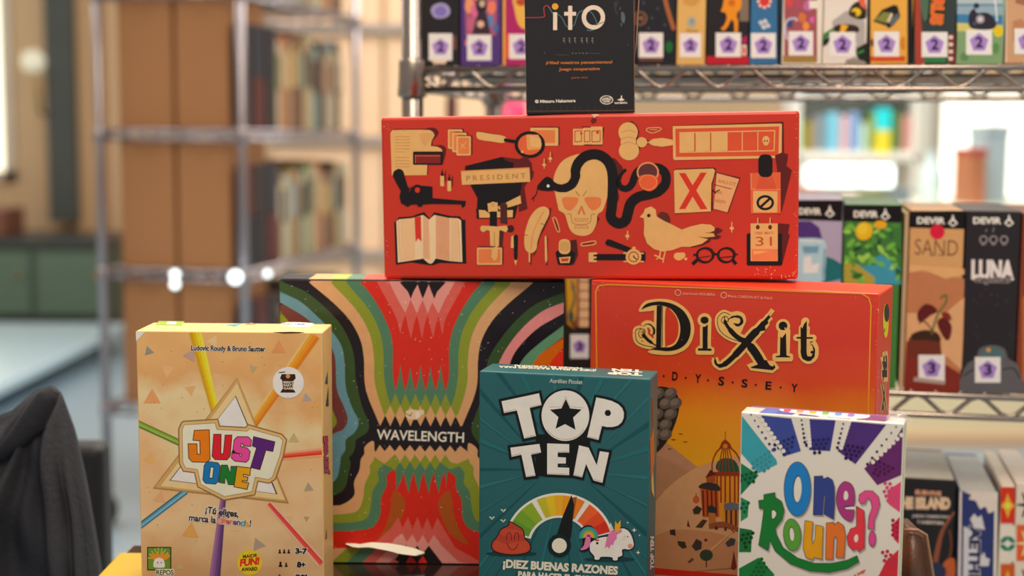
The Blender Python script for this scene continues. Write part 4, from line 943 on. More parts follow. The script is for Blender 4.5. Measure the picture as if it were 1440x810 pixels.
A.p([(732,322),(865,318),(866,498),(735,500)], 'd8603a'); A.l([(736,322),(736,392),(864,394)], 5, 'dc8458'); A.p([(775,330),(828,330),(848,392),(758,392)], 'cc5434'); A.r(768,240,830,340,DK,24); A.p([(745,400),(852,402),(850,494),(745,494)], CRM)
A.ring(798,452,33,11,DK,28); A.l([(778,470),(818,434)], 11, DK); A.done('printed_bottle', sh)
A = draw(''); A.z(930, 270, 6.23)       # calendar
A.p([(1020,275),(1125,282),(1110,370),(1128,372),(1060,630),(1020,600)], SH_); A.r(748,362,1058,645,DK,14); A.r(782,275,1020,605,CRM,4)
A.p([(790,500),(1018,500),(1018,600),(790,600)], 'd88050'); A.p([(805,515),(935,520),(810,550)], 'e0a868')
for x in (845,953): A.l([(x,225),(x,290)], 10, CRM); A.c(x,308,17,'5c2a1c',20); A.l([(x+12,235),(x+12,270)], 5, SH_)
A.t('1986 MAY', 818, 372, 985, 370, 24, 'c06a3c', .02)
A.t('31', 826, 472, 970, 470, 78, 'b0502c', .0); A.done('printed_calendar', sh)
A = draw(''); A.z(930, 270, 6.23)       # spectacles
for cx in (380, 565):
    A.ring(cx+12, 548, 72, 10, '4c1c1c', 62); A.ring(cx, 555, 70, 16, DK, 62)
A.l([(450,545),(495,545)], 20, DK); A.l([(320,590),(272,632)], 30, DK); A.l([(620,590),(655,632)], 30, DK); A.l([(280,552),(320,545)], 16, DK); A.l([(630,545),(672,548)], 12, DK); A.l([(335,575),(430,560)], 6, DK); A.l([(520,575),(640,562)], 8, DK); A.done('printed_spectacles', sh)
A = draw(''); speckle(A, 26, ['f0a078','e8b090'], 1060, 375, 1121, 391, .4, 1.3, 2); speckle(A, 14, ['e89878'], 533, 330, 548, 390, .4, 1.1, 4); speckle(A, 10, ['e89878'], 531, 166, 548, 184, .4, 1.2, 6); speckle(A, 30, ['f0a078'], 1117, 160, 1121.5, 390, .3, .9, 8)
A.z(730,160,6.75); A.p([(690,5),(740,2),(765,18),(730,25),(715,38),(700,22)], 'ecc0a0'); A.p([(680,60),(700,40),(740,50),(730,80),(700,95),(685,80)], '6a2018'); A.done('worn_spots', sh)
# ------------------------------------------------------------ small black card box on top
qa, qb = T_SH.at(740, 160), T_SH.at(893, 157)
xa, xb = Face(M_SH, (0,0,h_SH+.0004), (1,0,0), (0,0,1)).at(740,157)[0], Face(M_SH, (0,0,h_SH+.0004), (1,0,0), (0,0,1)).at(892.5,154.5)[0]
M_IT = M_SH @ Matrix.Translation(((xa+xb)/2, 0.003, h_SH+0.0003)) @ Matrix.Rotation(math.radians(4.5), 4, 'Z') @ Matrix.Rotation(math.radians(-0.3), 4, 'Y'); w_IT = xb-xa; h_IT = 0.132
it, fr, tp, rt = game_box(M_IT, w_IT, 0.032, h_IT, mat('black_film_card', '1b1b1f', 0.3, coat=0.3, vary=0.2, vscale=12, g=0.9), mat('brown_black_card', '3a2a22', 0.4, g=1), 'small black shrink-wrapped card game box standing on the long red box', lid=0.94)
A = Art(fr)
A.z(720, 0, 4.91); CW = 'dcc8b4'
A.l([(88,122),(215,118),(222,90),(220,55),(240,38),(262,60),(285,95),(320,100),(352,135),(370,175),(400,190),(430,170),(450,110),(480,75),(540,80),(575,130),(585,170),(570,200),(540,212),(515,205)], 4.5, '5a8088', sm=True)
A.l([(88,122),(215,118),(222,90),(220,55),(240,38),(262,55)], 5, 'b83a44', sm=True)
A.done('thread_line', it)
A = Art(fr); A.z(720, 0, 4.91)
A.c(298,45,22,'e89a30'); A.r(284,85,312,208,CW,3); A.r(388,40,416,206,CW,3); A.r(360,82,442,108,CW,3); A.ring(562,120,66,30,CW,69)
A.l([(575,175),(600,165),(635,152)], 4, '26262a'); A.done('title_lettering', it)
A = Art(fr); A.z(720, 0, 4.91)
for k, x in enumerate((352,390,428,475,510,548)): 
    A.l([(x,265),(x+14,262)], 3, '9a9088'); A.l([(x+7,262),(x+5,285),(x+14,298)], 2.6, '9a9088'); A.l([(x,280),(x+16,278)], 2.2, '9a9088')
A.l([(300,378),(395,380)], 2, '6a5a50'); A.l([(525,368),(610,370)], 2, '6a5a50')
for k in range(5): A.l([(412+k*24,372),(418+k*24,364),(424+k*24,372)], 2.2, '8a7a6a')
OG = 'b86a34'
A.t('¡Hiled vuestros pensamientos!', 235, 443, 692, 437, 19, OG, .03); A.t('Juego cooperativo', 325, 487, 606, 483, 19, OG, .03); A.t('para dos', 412, 542, 522, 540, 12, '8a5030', .03)
A.t('© Mitsuru Nakamura', 160, 711, 438, 704, 20, 'e8d8c8', .03); A.done('cover_lettering', it)
A = Art(fr); A.z(720, 0, 4.91)
A.c(653,690,46,'e0d0c0',31); A.c(653,690,40,'26262a',26); A.t('LUDILO', 622, 694, 686, 690, 18, 'e0d0c0', .05); A.t('GAMES', 630, 708, 676, 705, 10, 'e0d0c0', .05)
A.done('publisher_mark', it)
A = Art(fr); A.z(720, 0, 4.91)
A.l([(756,660),(756,680)], 8, 'e0d0c0'); A.p([(725,690),(756,676),(778,690),(756,698)], 'e0d0c0'); A.t('WAYSMALL', 708, 718, 797, 714, 11, 'e0d0c0', .05)
A.done('publisher_mark', it)
A = Art(fr); A.z(720, 0, 4.91)
for x, y, r_, c in ((760,95,18,'4a525c'),(768,130,24,'56606a'),(755,170,14,'404850'),(745,60,9,'3c444c'),(800,310,5,'4c4c50'),(225,365,4,'5c5c60')):
    A.p([(x + r_*math.cos(k*.9)*R.uniform(.5,1.1), y + 1.7*r_*math.sin(k*.9)*R.uniform(.5,1.1)) for k in range(7)], c)
A.p([(700,20),(740,0),(720,60),(735,110),(712,90)], '34363c'); A.p([(880,0),(872,0),(850,400),(862,300)], '8a7058')
for k in range(14): x = 110+k*46 + R.uniform(-9,9); A.l([(x,762),(x+R.uniform(-14,14),745-R.uniform(0,18))], 2, '4a4642')
A.l([(98,768),(842,762)], 3, '7a5a40'); A.l([(842,5),(845,762)], 3, '8a6a4c'); A.done('film_creases', it)
# ------------------------------------------------------------ orange box with the dream city
mDX = ramp_mat('sunset_print', 0, h_DX, [(0, '9a6a50'), (0.28, 'b07838'), (0.42, 'dca01c'), (0.55, 'e08c18'), (0.70, 'd0481c'), (0.85, 'c83420'), (1, 'cc3a24')], 0.36, 0.22, 9)
mdo = mat('orange_red_card', 'd84024', 0.38, vary=0.1, vscale=30)
dx, fr, tp, rt = game_box(M_DX, w_DX, 0.085, h_DX, mdo, mat('orange_red_card_back', 'd04828', 0.42, vary=0.1), 'large orange-red game box with ornate black title lettering, right of centre', lid=0.9, bev=0.0016)
rect_part('cover_sheet', fr, -w_DX/2+.001, .001, w_DX/2-.001, h_DX-.001, mDX, dx)
A = Art(fr); A.clip = (-w_DX/2+.0012, 0.0012, w_DX/2-.0012, h_DX-.0012)
A.p([(910,600),(960,640),(985,660),(1000,690),(990,790),(900,830),(900,600)], 'b08060'); 
A.p([(830,560),(925,640),(975,665),(905,720),(880,830),(830,830)], 'a87a58')
A.p(spl([(905,730),(935,690),(975,660),(1020,645),(1070,640),(1140,655),(1300,700)], False) + [(1300,850),(880,850)], 'c49468')
A.p(spl([(905,760),(950,745),(1010,750),(1060,770),(1140,780),(1300,790)], False) + [(1300,850),(880,850)], 'b88058')
A.p([(905,797),(1045,809),(1260,828),(1260,840),(905,806)], 'c82818')
A.done('desert_print', dx)
A = Art(fr)      # pine-cone like bud
A.p(spl([(918,545),(940,545),(953,556),(955,575),(948,600),(935,625),(918,640),(900,640),(890,560)]), '2c2620')
q = random.Random(3)
for j, (yy_, xs_) in enumerate(((553,(925,943)),(567,(916,936,950)),(582,(924,943)),(597,(918,936)),(611,(922,936)),(624,(918,)))):
    for x_ in xs_: A.c(x_, yy_, 9.5, '5c5048', 7.5, rot=-.5); A.c(x_-1.5, yy_-1.5, 6, '74685c', 4.5, rot=-.5)
A.done('printed_bud', dx)
A = Art(fr); A.z(900, 540, 3.0)          # domed tower and houses
BR, DR = '8a3418', '5c2414'
A.l([(360,200),(360,245)], 3, BR)
A.p([(315,490),(320,385),(418,388),(420,590),(350,590)], 'd08820')
A.p(spl([(322,360),(330,325),(362,312),(402,325),(418,372),(370,378)]), '24503c')
A.l([(305,370),(306,330),(325,285),(360,262),(400,285),(424,330),(424,372)], 6, BR, sm=True)
for x in (330,347,362,378,398): A.l([(361,245),((x+361)/2,285),(x,372)], 4.5, BR, sm=True)
A.p([(335,270),(345,245),(360,232),(380,250),(390,272)], BR); A.c(360,262,10,'c87820')
A.r(305,370,424,388,BR,4)
for x in (325,342,360,380,400,416): A.l([(x,388),(x,500)], 7, BR)
A.done('printed_dome', dx)
A = Art(fr); A.z(900, 540, 3.0)
A.p([(255,440),(330,445),(335,560),(265,560)], 'b04c20'); 
for x in (266,284,302,320): A.l([(x,448),(x+3,556)], 7, DR)
A.p([(252,438),(262,420),(295,415),(330,425),(334,450)], '34302c', sm=True); A.p([(280,395),(300,362),(318,380),(318,415),(282,415)], 'a04820'); A.p([(276,395),(298,360),(322,382)], DR)
A.p([(288,520),(318,522),(322,600),(292,600)], 'b06828'); A.p([(286,518),(302,510),(322,522),(320,545),(290,542)], '2c3034')
A.p([(355,530),(418,530),(420,600),(360,600)], 'b87030'); A.p([(355,505),(385,498),(418,505),(418,532),(355,530)], '5c666c')
for x in (365,385,405): A.l([(x,532),(x,598)], 8, '4c2c1c')
A.p(spl([(290,590),(350,580),(420,605)], False) + [(420,625),(360,605),(292,610)], '8a4c30')
A.done('printed_city', dx)
A = Art(fr); A.z(900, 540, 3.0)
for pts, c in (([(222,530),(240,512),(262,525),(250,548),(228,548)],'3c3028'),([(233,605),(265,570),(285,575),(262,608)],'4c3426'),([(198,600),(203,570),(212,605)],'6c2818'),([(125,615),(148,612),(152,640),(128,636)],'3a2e28'),([(158,662),(190,665),(198,690),(180,695),(162,680)],'3c3026'),([(218,685),(238,652),(262,665),(260,695),(236,705)],'3c3430'),([(200,750),(222,732),(228,742),(208,756)],'5c4030'),([(360,670),(385,648),(404,655),(398,680),(370,688)],'3c4048'),([(383,780),(396,700),(408,770),(400,786)],'6c2c1c'),([(316,602),(326,598),(330,612),(318,614)],'4c2418'),([(355,604),(368,602),(366,618),(356,618)],'6c2c1c'),([(385,608),(400,606),(400,626),(388,626)],'8a4020')):
    A.p(pts, c); A.done('printed_house', dx); A = Art(fr); A.z(900, 540, 3.0)
A.c(237,488,14,'b8562c',16); A.l([(237,460),(237,475)], 3, DR); A.c(278,658,7,'6c2818'); A.c(280,722,28,'34402c',24); A.l([(280,740),(280,772)], 5, '3c2c20'); A.l([(300,700),(345,660),(400,615)], (9,2), 'cfa060')
for x, y in ((172,212),(140,235),(190,245),(125,275)): A.l([(x-7,y-3),(x,y),(x+9,y-2)], 3, '4c2c14')
A.done('printed_garden', dx)
A = Art(fr)
A.l([(843,800),(838,410),(842,402),(855,400),(1212,413),(1222,419),(1225,430),(1221,580),(1218,800)], 2.0, 'e0902c'); A.done('border_line', dx)
GD = 'e8b468'
def title(A):
    c1 = []
    # (points, width, smooth) strokes;   polygons
    A.z(880, 400, 5.0625)
    St = [([(200,355),(203,320),(180,288),(148,282),(125,300)], [16,16,10,6,4]), ([(118,330),(135,360),(110,378),(92,350),(108,318),(135,322),(138,352)], 5), ([(122,352),(160,395),(225,440)], [26,22,10]), ([(70,345),(80,400),(125,430),(215,448)], 5), ([(70,345),(78,320),(110,310)], 5), ([(240,150),(235,450)], 36), ([(262,155),(260,440)], 6),
          ([(566,300),(566,455)], 36), ([(515,462),(612,464)], 16)]
    Po = [[(112,178),(145,140),(200,124),(265,122),(345,142),(415,190),(458,265),(462,345),(435,415),(380,458),(310,474),(250,470),(178,460),(240,446),(310,446),(358,420),(385,360),(388,290),(365,225),(320,172),(265,152),(205,148),(150,162)],
          [(548,360),(548,318),(562,330),(566,300),(585,282),(585,360)]]
    Ci = [(562,254,29,26)]
    return St, Po, Ci
X = Art(fr)
St, Po, Ci = title(X)
for p, w_ in St: X.l(p, (max(w_) if isinstance(w_, list) else w_) + 36, GD, sm=len(p) > 2)
X.p(spl([(95,190),(130,125),(200,105),(290,105),(370,130),(445,190),(485,280),(482,370),(440,450),(370,490),(300,502),(200,495),(160,475),(240,440),(260,300),(250,190),(160,190)]), GD)
X.p(spl([(285,175),(330,190),(365,240),(378,300),(370,370),(345,415),(300,435),(282,430)]), 'c83820')
X.c(562,254,50,GD); X.p(grow([(545,310),(590,280),(590,460),(545,460)], 16), GD); X.r(498,445,632,500,GD,18)
for p, w_ in St: X.l(p, w_, BK, sm=len(p) > 2)
X.p(spl(Po[0], True, 4), BK); X.p(Po[1], BK)
for x, y, a, b in Ci: X.c(x, y, a, BK, b)
# big X, drawn in the frame (1030, 410, 5.4); x offset from the first frame
X.z(1030, 410, 5.4)
XS = [([(-62,185),(-45,250),(25,335),(110,390),(165,450),(225,545)], [8,26,38,48,62,60]), ([(285,185),(215,270),(150,335),(60,440),(-30,530),(-85,562),(-122,548),(-133,500)], [20,44,56,50,40,30,18,8])]
XT = [([(-30,210),(10,190),(60,195),(72,230),(45,255),(10,240)], [8,14,20,24,20,8]), ([(-30,215),(-55,245),(-82,225),(-70,192),(-38,192),(-28,228)], 5), ([(-15,178),(-65,158),(-108,195),(-108,260),(-80,310),(-20,352),(75,385)], 5)]
for p, w_ in XS: X.l(p, [v + 40 for v in w_], GD, sm=True)
for p, w_ in XT: X.l(p, 40, GD, sm=True)
X.p(spl([(-119,230),(-100,165),(-60,140),(-10,155),(40,148),(90,170),(105,220),(85,270),(60,320),(0,375),(-60,345),(-108,300)]), GD)
X.p(grow([(140,565),(190,545),(310,545),(330,575),(300,598),(150,580)], 20), GD)
X.p(grow([(298,150),(258,200),(250,240),(262,250),(225,300),(270,190)], 17), GD)
for p, w_ in XS: X.l(p, w_, BK, sm=True)
for p, w_ in XT: X.l(p, w_, BK, sm=True)
X.p([(300,150),(262,198),(275,238),(248,262),(255,292),(220,300),(200,260)], BK)
X.p([(138,574),(195,552),(210,520),(260,520),(285,560),(310,568),(318,552),(328,575),(308,596),(230,588),(150,580)], BK)
# i and t
X.c(385,262,54,GD); X.p(grow([(368,320),(412,300),(412,500),(362,500)], 22), GD); X.r(305,468,462,530,GD,20)
X.c(385,260,33,BK); X.p([(365,340),(378,352),(408,312),(412,488),(362,488)], BK); X.p([(330,490),(360,484),(415,484),(440,494),(438,500),(330,498)], BK); X.c(402,278,6,GD)
X.l([(552,222),(546,300),(545,420),(545,500)], [56,84,90,84], GD, sm=True); X.l([(488,350),(612,352)], 52, GD); X.c(488,350,26,GD); X.c(614,352,26,GD); X.c(555,226,30,GD)
X.l([(545,380),(540,480),(575,515),(615,490),(620,430),(600,390)], 70, GD, sm=True)
X.p([(518,262),(530,280),(545,245),(566,222),(564,490),(520,470)], BK); X.l([(488,350),(612,352)], 13, BK)
X.l([(540,440),(548,490),(575,510),(610,495),(622,450),(610,410),(592,398)], [46,44,36,22,14,8,4], BK, sm=True); X.c(606,460,12,BK)
X.done('title_lettering', dx, label='ornate black title lettering with gold outlines')
A = Art(fr); A.z(880, 400, 5.0625)
for s, x, y in (('O',180,640),('D',348,648),('Y',512,665),('S',678,683)): A.t(s, x-18, y+31, x+20, y+34, 58, BK, .02)
A.z(1030, 410, 5.4)
for s, x, y in (('S',90,693),('E',272,710),('Y',468,728)): A.t(s, x-20, y+30, x+22, y+33, 58, BK, .02)
A.z()
for x, y in ((933.5,528.5),(964.5,531),(996,534.5),(1030.5,537.5),(1063,541),(1098,544.5)): A.c(x, y, 1.4, BK, n=10)
A.done('subtitle_lettering', dx)
A = Art(fr)
A.ring(953.5, 411.5, 4, 1, 'e0a888'); A.t('Jean-Louis ROUBIRA', 960, 414, 1006, 416, 3.6, 'e0a080', .01); A.ring(1018, 415, 4, 1, 'e0a888'); A.t('Marie CARDOUAT & Piérô', 1024, 418, 1086, 421, 3.6, 'e0a080', .01); A.done('author_line', dx)
_e = CM.inverted() @ (M_DX @ Vector((w_DX/2, 0.085, 0.19))); WK = (720 + _e.x/-_e.z*F - 1237) / 28
A = Art(rt)
A.warp = (1237, WK); A.clip = (.002, .002, .083, h_DX)
A.c(1251, 451, 6.5, 'f0d020', 24); A.c(1253, 440, 6, '2c2c34', 13); A.l([(1249,462),(1247,467)], 2, BK)
A.done('round_side_print', dx)
A = Art(rt); A.warp = (1237, WK); A.clip = (.002, .002, .083, h_DX)
A.l([(1240,580),(1246,560),(1252,532)], [5,6,3], GD); A.l([(1241,540),(1247,558),(1252,578)], [6,7,5], GD); A.l([(1240,580),(1246,560),(1252,532)], [1.5,3,1], BK); A.l([(1241,540),(1247,558),(1252,578)], [2,3.4,2], BK); A.c(1244,572,2.4,BK,5)
A.t('it', 1253, 528, 1253, 503, 11, BK, .06, (GD, .12)); A.done('side_lettering', dx)
A = Art(fr); speckle(A, 70, ['e8783c','f09a60','d86030'], 845, 405, 1225, 560, .3, .9, 9); speckle(A, 16, ['f4c8a0'], 1228, 412, 1236, 570, .3, 1.0, 10); speckle(A, 12, ['f4c8a0'], 833, 396, 850, 410, .3, .9, 11); A.done('worn_spots', dx)

# ------------------------------------------------------------ teal box with the gauge
TEAL = '1c5a60'
tt, fr, tp, rt = game_box(M_TT, w_TT, 0.043, h_TT, mat('teal_card', '1f5e64', 0.36, vary=0.08, vscale=20), mat('dark_side_card', '30403c', 0.4, vary=0.2), 'teal game box with big white slanted letters and a coloured gauge, front centre', lid=0.95)
CT = (w_TT*0, h_TT*0.62)
A = Art(fr, True); A.clip = (-w_TT/2+.001, 0.001, w_TT/2-.001, h_TT-.001)
A.local = True
for k in range(46):
    a = k*2*PI/46 + R.uniform(-.03,.03); r1 = 0.16; w_ = R.uniform(.006,.016)
    A.p([(CT[0]+.02*math.cos(a), CT[1]+.02*math.sin(a)), (CT[0]+r1*math.cos(a-w_), CT[1]+r1*math.sin(a-w_)), (CT[0]+r1*math.cos(a+w_), CT[1]+r1*math.sin(a+w_))], ('2a6e74','266a6e','17525a')[k % 3])
A.done('sun_rays', tt)
A = Art(fr); A.z(660, 500, 5.063); WH = 'f6ead8'
TL = [([(230,325),(497,268),(515,352),(430,372),(475,572),(392,590),(340,390),(248,408)], ()),
      ([(905,298),(960,308),(1015,323),(1060,345),(1088,372),(1101,405),(1099,445),(1085,475),(1058,498),(1020,508),(980,508),(945,500),(920,600),(840,580)], [[(987+23*math.cos(k*.6), 408+23*math.sin(k*.6)) for k in range(10)]]),
      ([(293,655),(500,628),(512,690),(440,705),(472,855),(405,864),(372,705),(302,720)], ()),
      ([(555,625),(712,630),(712,690),(630,690),(630,722),(688,725),(688,768),(630,768),(630,795),(712,798),(712,851),(555,844)], ()),
      ([(782,638),(850,655),(908,780),(930,680),(995,690),(948,905),(885,888),(832,770),(803,866),(742,852)], ())]
OUT = '14181a'
for p, h in TL: A.p(grow(p, 19), OUT)
A.c(687,430,190,OUT,198)
A.p([(470,560),(860,560),(860,660),(480,660)], OUT); A.p([(500,600),(560,620),(560,860),(480,855),(470,700)], OUT); A.p([(700,640),(800,640),(760,840),(700,850)], OUT)
for p, h in TL: A.p(p, WH, holes=h); 
A.c(685,427,170,WH,180, n=40)
A.l([(715,362),(815,372)], 4, 'b8ac98'); A.l([(660,360),(688,290),(716,362)], 4, 'b8ac98'); A.l([(568,366),(655,364)], 4, 'b8ac98'); A.arc(685,427,158,163,215,325,'b8ac98',1.06)
A.p([(688,308),(718,375),(800,383),(740,440),(757,527),(683,487),(615,520),(635,437),(575,385),(657,375)], OUT)
for a, b in (((245,402),(335,382)),((432,366),(510,348)),((398,582),(468,566)),((848,576),(915,592)),((300,712),(368,698)),((440,698),(508,686)),((408,858),(468,850)),((560,838),(708,845)),((630,684),(708,684)),((748,846),(800,860)),((888,880),(944,896))): A.l([a,b], 3, '8a8070')
A.done('title_lettering', tt)
A = Art(fr); A.t('Aurélien Picolet', 773, 538, 819, 540, 5.6, 'b8c0b8', .02); A.done('author_line', tt)
A = Art(fr); A.z(660, 650, 5.063)
gx, gy = 640, 592
A.arc(gx, gy, 208, 394, 166, 14, WH, .95, 34)
for a0, a1, cs in ((163,121,['5c9430','6ea030','86a82c']),(115,76,['b8b42c','d8bc28','e0a828','e09420']),(72.5,61,['e07c28']),(55,16,['e06030','d84c28','cc3020'])):
    for i, c in enumerate(cs): b0 = a0 + (a1-a0)*i/len(cs); b1 = a0 + (a1-a0)*(i+1)/len(cs); A.arc(gx, gy, 226, 377, b0, b1, c, .95, 8)
A.done('gauge_print', tt)
A = Art(fr); A.z(660, 650, 5.063)
A.p([(767,245),(735,250),(722,410),(740,405)], '9a5420'); A.p([(728,232),(748,300),(725,520),(705,600),(600,600),(630,500),(665,385)], '181c1e'); A.c(642,592,82,'12282c'); A.c(642,592,53,'ece0cc'); A.done('gauge_needle', tt)
A = Art(fr); A.z(660, 650, 5.063)
pp = spl([(290,425),(335,450),(378,480),(388,520),(395,545),(428,580),(432,620),(395,645),(300,655),(205,640),(165,610),(168,570),(190,545),(210,515),(228,480),(270,458),(285,445)])
A.c(300,650,180,'163e42',18); A.p(grow(pp, 7), OUT); A.p(pp, 'b04030')
A.p(spl([(172,585),(200,555),(260,580),(400,560),(425,590),(425,620),(390,640),(300,648),(210,635),(172,610)]), 'c04c34'); A.p(spl([(222,490),(260,470),(330,480),(375,490),(380,515),(300,520),(235,520)]), 'bc4a36')
A.l([(265,555),(270,515),(285,502),(298,515),(302,555)], 5, '5c1c18', sm=True); A.l([(320,555),(325,515),(340,502),(352,515),(352,555)], 5, '5c1c18', sm=True); A.l([(270,575),(285,610),(310,622),(335,605),(348,575)], 5, '5c1c18', sm=True)
A.done('printed_dropping', tt)
for x, y in ((243,345),(162,398),(242,418)):
    A = Art(fr); A.z(660, 650, 5.063); A.c(x-10,y-5,11,'c8d0c4',5,.6); A.c(x+10,y-5,11,'c8d0c4',5,-.8); A.c(x,y+6,8,'98a49c',6); A.done('printed_fly', tt)
A = Art(fr); A.z(660, 650, 5.063)
A.c(1000,690,180,'163e42',16)
bodyp = spl([(890,555),(960,530),(1060,540),(1095,560),(1140,610),(1090,620),(1090,660),(1060,675),(1055,695),(1025,695),(1015,675),(940,672),(925,690),(895,690),(890,665),(862,630),(862,580)])
headp = spl([(1030,560),(1040,500),(1075,472),(1115,475),(1150,510),(1170,570),(1165,605),(1130,620),(1100,605),(1085,575),(1060,590)])
A.p(grow(headp, 8), OUT); A.p(grow(bodyp, 8), OUT)
A.p(spl([(790,490),(815,455),(860,448),(895,475),(905,530),(880,545),(862,610),(820,635),(782,625),(800,600),(808,560)]), OUT)
for k, c in enumerate(('3a90b0','40a090','80a840','e0a030','e070a0')): A.arc(850, 530, 56-11*k, 67-11*k+.5, -12, 192, c, 1.08, 12)
A.p(spl([(835,530),(862,535),(858,590),(830,618),(790,622),(815,595),(825,560)]), 'd878a8')
A.p(bodyp, WH); A.p(headp, WH)
A.p([(1085,474),(1040,480),(1000,500),(978,540),(966,612),(984,598),(996,616),(1010,585),(1024,590),(1034,560),(1050,545),(1052,515),(1088,495)], 'd878a8')
A.p([(1000,490),(1005,425),(1030,482)], WH); A.p([(1036,485),(1040,415),(1055,440),(1078,410),(1078,455),(1062,498)], 'e8a820'); A.p([(1005,485),(1010,440),(1022,480)], 'e0a8b8')
A.c(1107,528,5,BK); A.c(1128,528,5,BK); A.c(1148,595,20,'e89888',16,.5); A.l([(1130,608),(1150,600)], 3, '8c4040'); A.c(1105,540,20,'e0d4c4',14)
A.c(905,555,7,'c83020'); A.c(918,553,7,'c83020'); A.c(912,575,9,BK); A.done('printed_unicorn', tt)
for x, y, s in ((1128,430,9),(1175,482,18),(1212,520,8),(1202,642,16)):
    A = Art(fr); A.z(660, 650, 5.063); A.p([(x,y-s),(x+s*.25,y-s*.25),(x+s,y),(x+s*.25,y+s*.25),(x,y+s),(x-s*.25,y+s*.25),(x-s,y),(x-s*.25,y-s*.25)], 'dce0d4'); A.done('printed_sparkle', tt)
A = Art(fr)
A.t('¡DIEZ BUENAS RAZONES', 708, 797.5, 868, 807.5, 10.5, 'e8dcc8', .05); A.t('PARA HACER EL CHORRA', 729, 811, 850, 819, 7.6, 'e8dcc8', .05); A.done('slogan_lettering', tt)
A = Art(tp)
A.t('¡DIEZ BUENAS RAZONES PARA', 838, 520.2, 702, 514.6, 2.4, 'c4c0ae', .05); A.t('HACER EL CHORRA!', 818, 517.2, 724, 513.2, 2.2, 'c4c0ae', .05)
A.t('TOP', 902, 525, 856, 522.6, 3.6, 'd0c8b8', .06); A.t('TEN', 902, 520.6, 862, 518.6, 3.2, 'd0c8b8', .06); A.done('top_lettering', tt)
A = Art(rt)
A.p([(914,610),(918,660),(920,700),(916,690)], 'c8b060'); A.t('TOP TEN', 919, 800, 919, 755, 4.5, 'd8c8b8', .06); A.l([(917,560),(918,600)], 2, '7a4a3a'); A.p([(914,620),(919,600),(920,650),(915,680)], 'b86a34'); A.done('side_print', tt)

# ------------------------------------------------------------ white box with rainbow dots
o2, fr, tp, rt = game_box(M_OR, w_OR, 0.037, h_OR, mat('white_film_card', 'e8dcd0', 0.25, coat=0.6), mat('plum_card', '8a6a90', 0.35, coat=0.5, vary=0.2), 'white shrink-wrapped game box with rainbow lettering and dotted coloured rays, front right', lid=0.62)
A = Art(fr); A.clip = (-w_OR/2+.001, 0.001, w_OR/2-.001, h_OR-.001); A.z(1030, 560, 3.238)
rays = [([(38,80),(200,280),(205,300),(120,340),(38,250)], '3aa0b0', '6cc0cc'), ([(130,78),(268,92),(312,240),(240,262)], '3c4c98', '5c6cb0'), ([(345,95),(470,100),(445,240),(350,235)], '3c3a88', '5c5aa0'), ([(530,105),(700,120),(560,300),(480,240)], '4c3078', '74589a'), ([(790,130),(780,350),(660,395),(600,320),(720,220)], '642a68', '8c5490'),
        ([(38,295),(120,350),(38,440)], '1c7a50', '3c9a70'), ([(38,450),(75,470),(70,540),(38,560)], '2c8a58', '4ca070'), ([(30,590),(90,600),(85,700),(30,700)], '1c7038', '4c9a50'), ([(30,775),(120,725),(190,800),(190,840),(30,840)], '1c7a3c', '6aa860'),
        ([(705,420),(775,380),(775,520),(710,480)], 'dc4878', 'e88098'), ([(725,580),(775,540),(775,665),(735,640)], 'cc2848', 'dc5870'), ([(700,740),(775,690),(770,840),(660,820)], 'd03040', 'e06070')]
for p, c, c2 in rays: A.p(p, c)
A.done('coloured_rays', o2)
A = Art(fr); A.clip = (-w_OR/2+.001, 0.001, w_OR/2-.001, h_OR-.001); A.z(1030, 560, 3.238)
def dots(p0, p1, rows, col, n, sp=22):
    """rows of dots from near p0 towards the middle of the cover"""
    d = Vector((p1[0]-p0[0], p1[1]-p0[1])).normalized(); m = Vector((-d.y, d.x))
    for r_ in range(rows):
        for k in range(n - r_ if r_ > 1 else n):
            t = (k - (n - (r_ if r_ > 1 else 0) - 1)/2) * sp + (r_ % 2) * sp/2
            x, y = p0[0] + d.x*r_*sp*.86 + m.x*t, p0[1] + d.y*r_*sp*.86 + m.y*t
            A.c(x, y, 8.6, col, n=12)
for p0, p1, c, n, rows in (((130,270),(165,320),'3a8c9c',5,4),((235,195),(262,262),'26306c',5,4),((392,190),(396,240),'2a2460',5,4),((548,220),(535,300),'301450',5,4),((690,300),(650,380),'4c1450',5,4),((75,345),(90,400),'0c5034',4,3),((50,480),(56,520),'166038',3,4),((60,620),(72,680),'0c4020',4,4),((110,770),(160,800),'14602c',5,3),((735,430),(700,445),'d04c74',5,3),((750,600),(728,600),'a82040',4,2),((735,730),(690,770),'c03048',5,3)):
    dots(p0, p1, rows, c, n)
# white scalloped seams with small dots between the rays
for (x0, y0), (x1, y1), c in (((85,75),(185,235),'3a4a80'),((312,80),(330,200),'2a3060'),((510,95),(478,225),'301850'),((745,130),(615,300),'4c1850')):
    for k in range(7):
        t = k/6; x, y = x0+(x1-x0)*t, y0+(y1-y0)*t; A.c(x, y, 4+3.4*t, c, n=10)
for (x0, y0), (x1, y1) in (((122,80),(232,240)),((342,95),(352,215)),((533,105),(495,225)),((788,150),(640,290))):
    for k in range(9): t = k/8; A.c(x0+(x1-x0)*t, y0+(y1-y0)*t, 10, 'e8dcd0', n=12)
A.done('printed_dots', o2)
A = Art(fr); A.z(1040, 640, 4.764)
def sh_(p, col, sm=False, holes=()):
    q_ = spl(p) if sm else p
    A.p([(x+7, y+9) for x, y in grow(q_, 4)], 'a89c98'); A.p(grow(q_, 3.5), '2c2034'); A.p(q_, col, holes=holes)
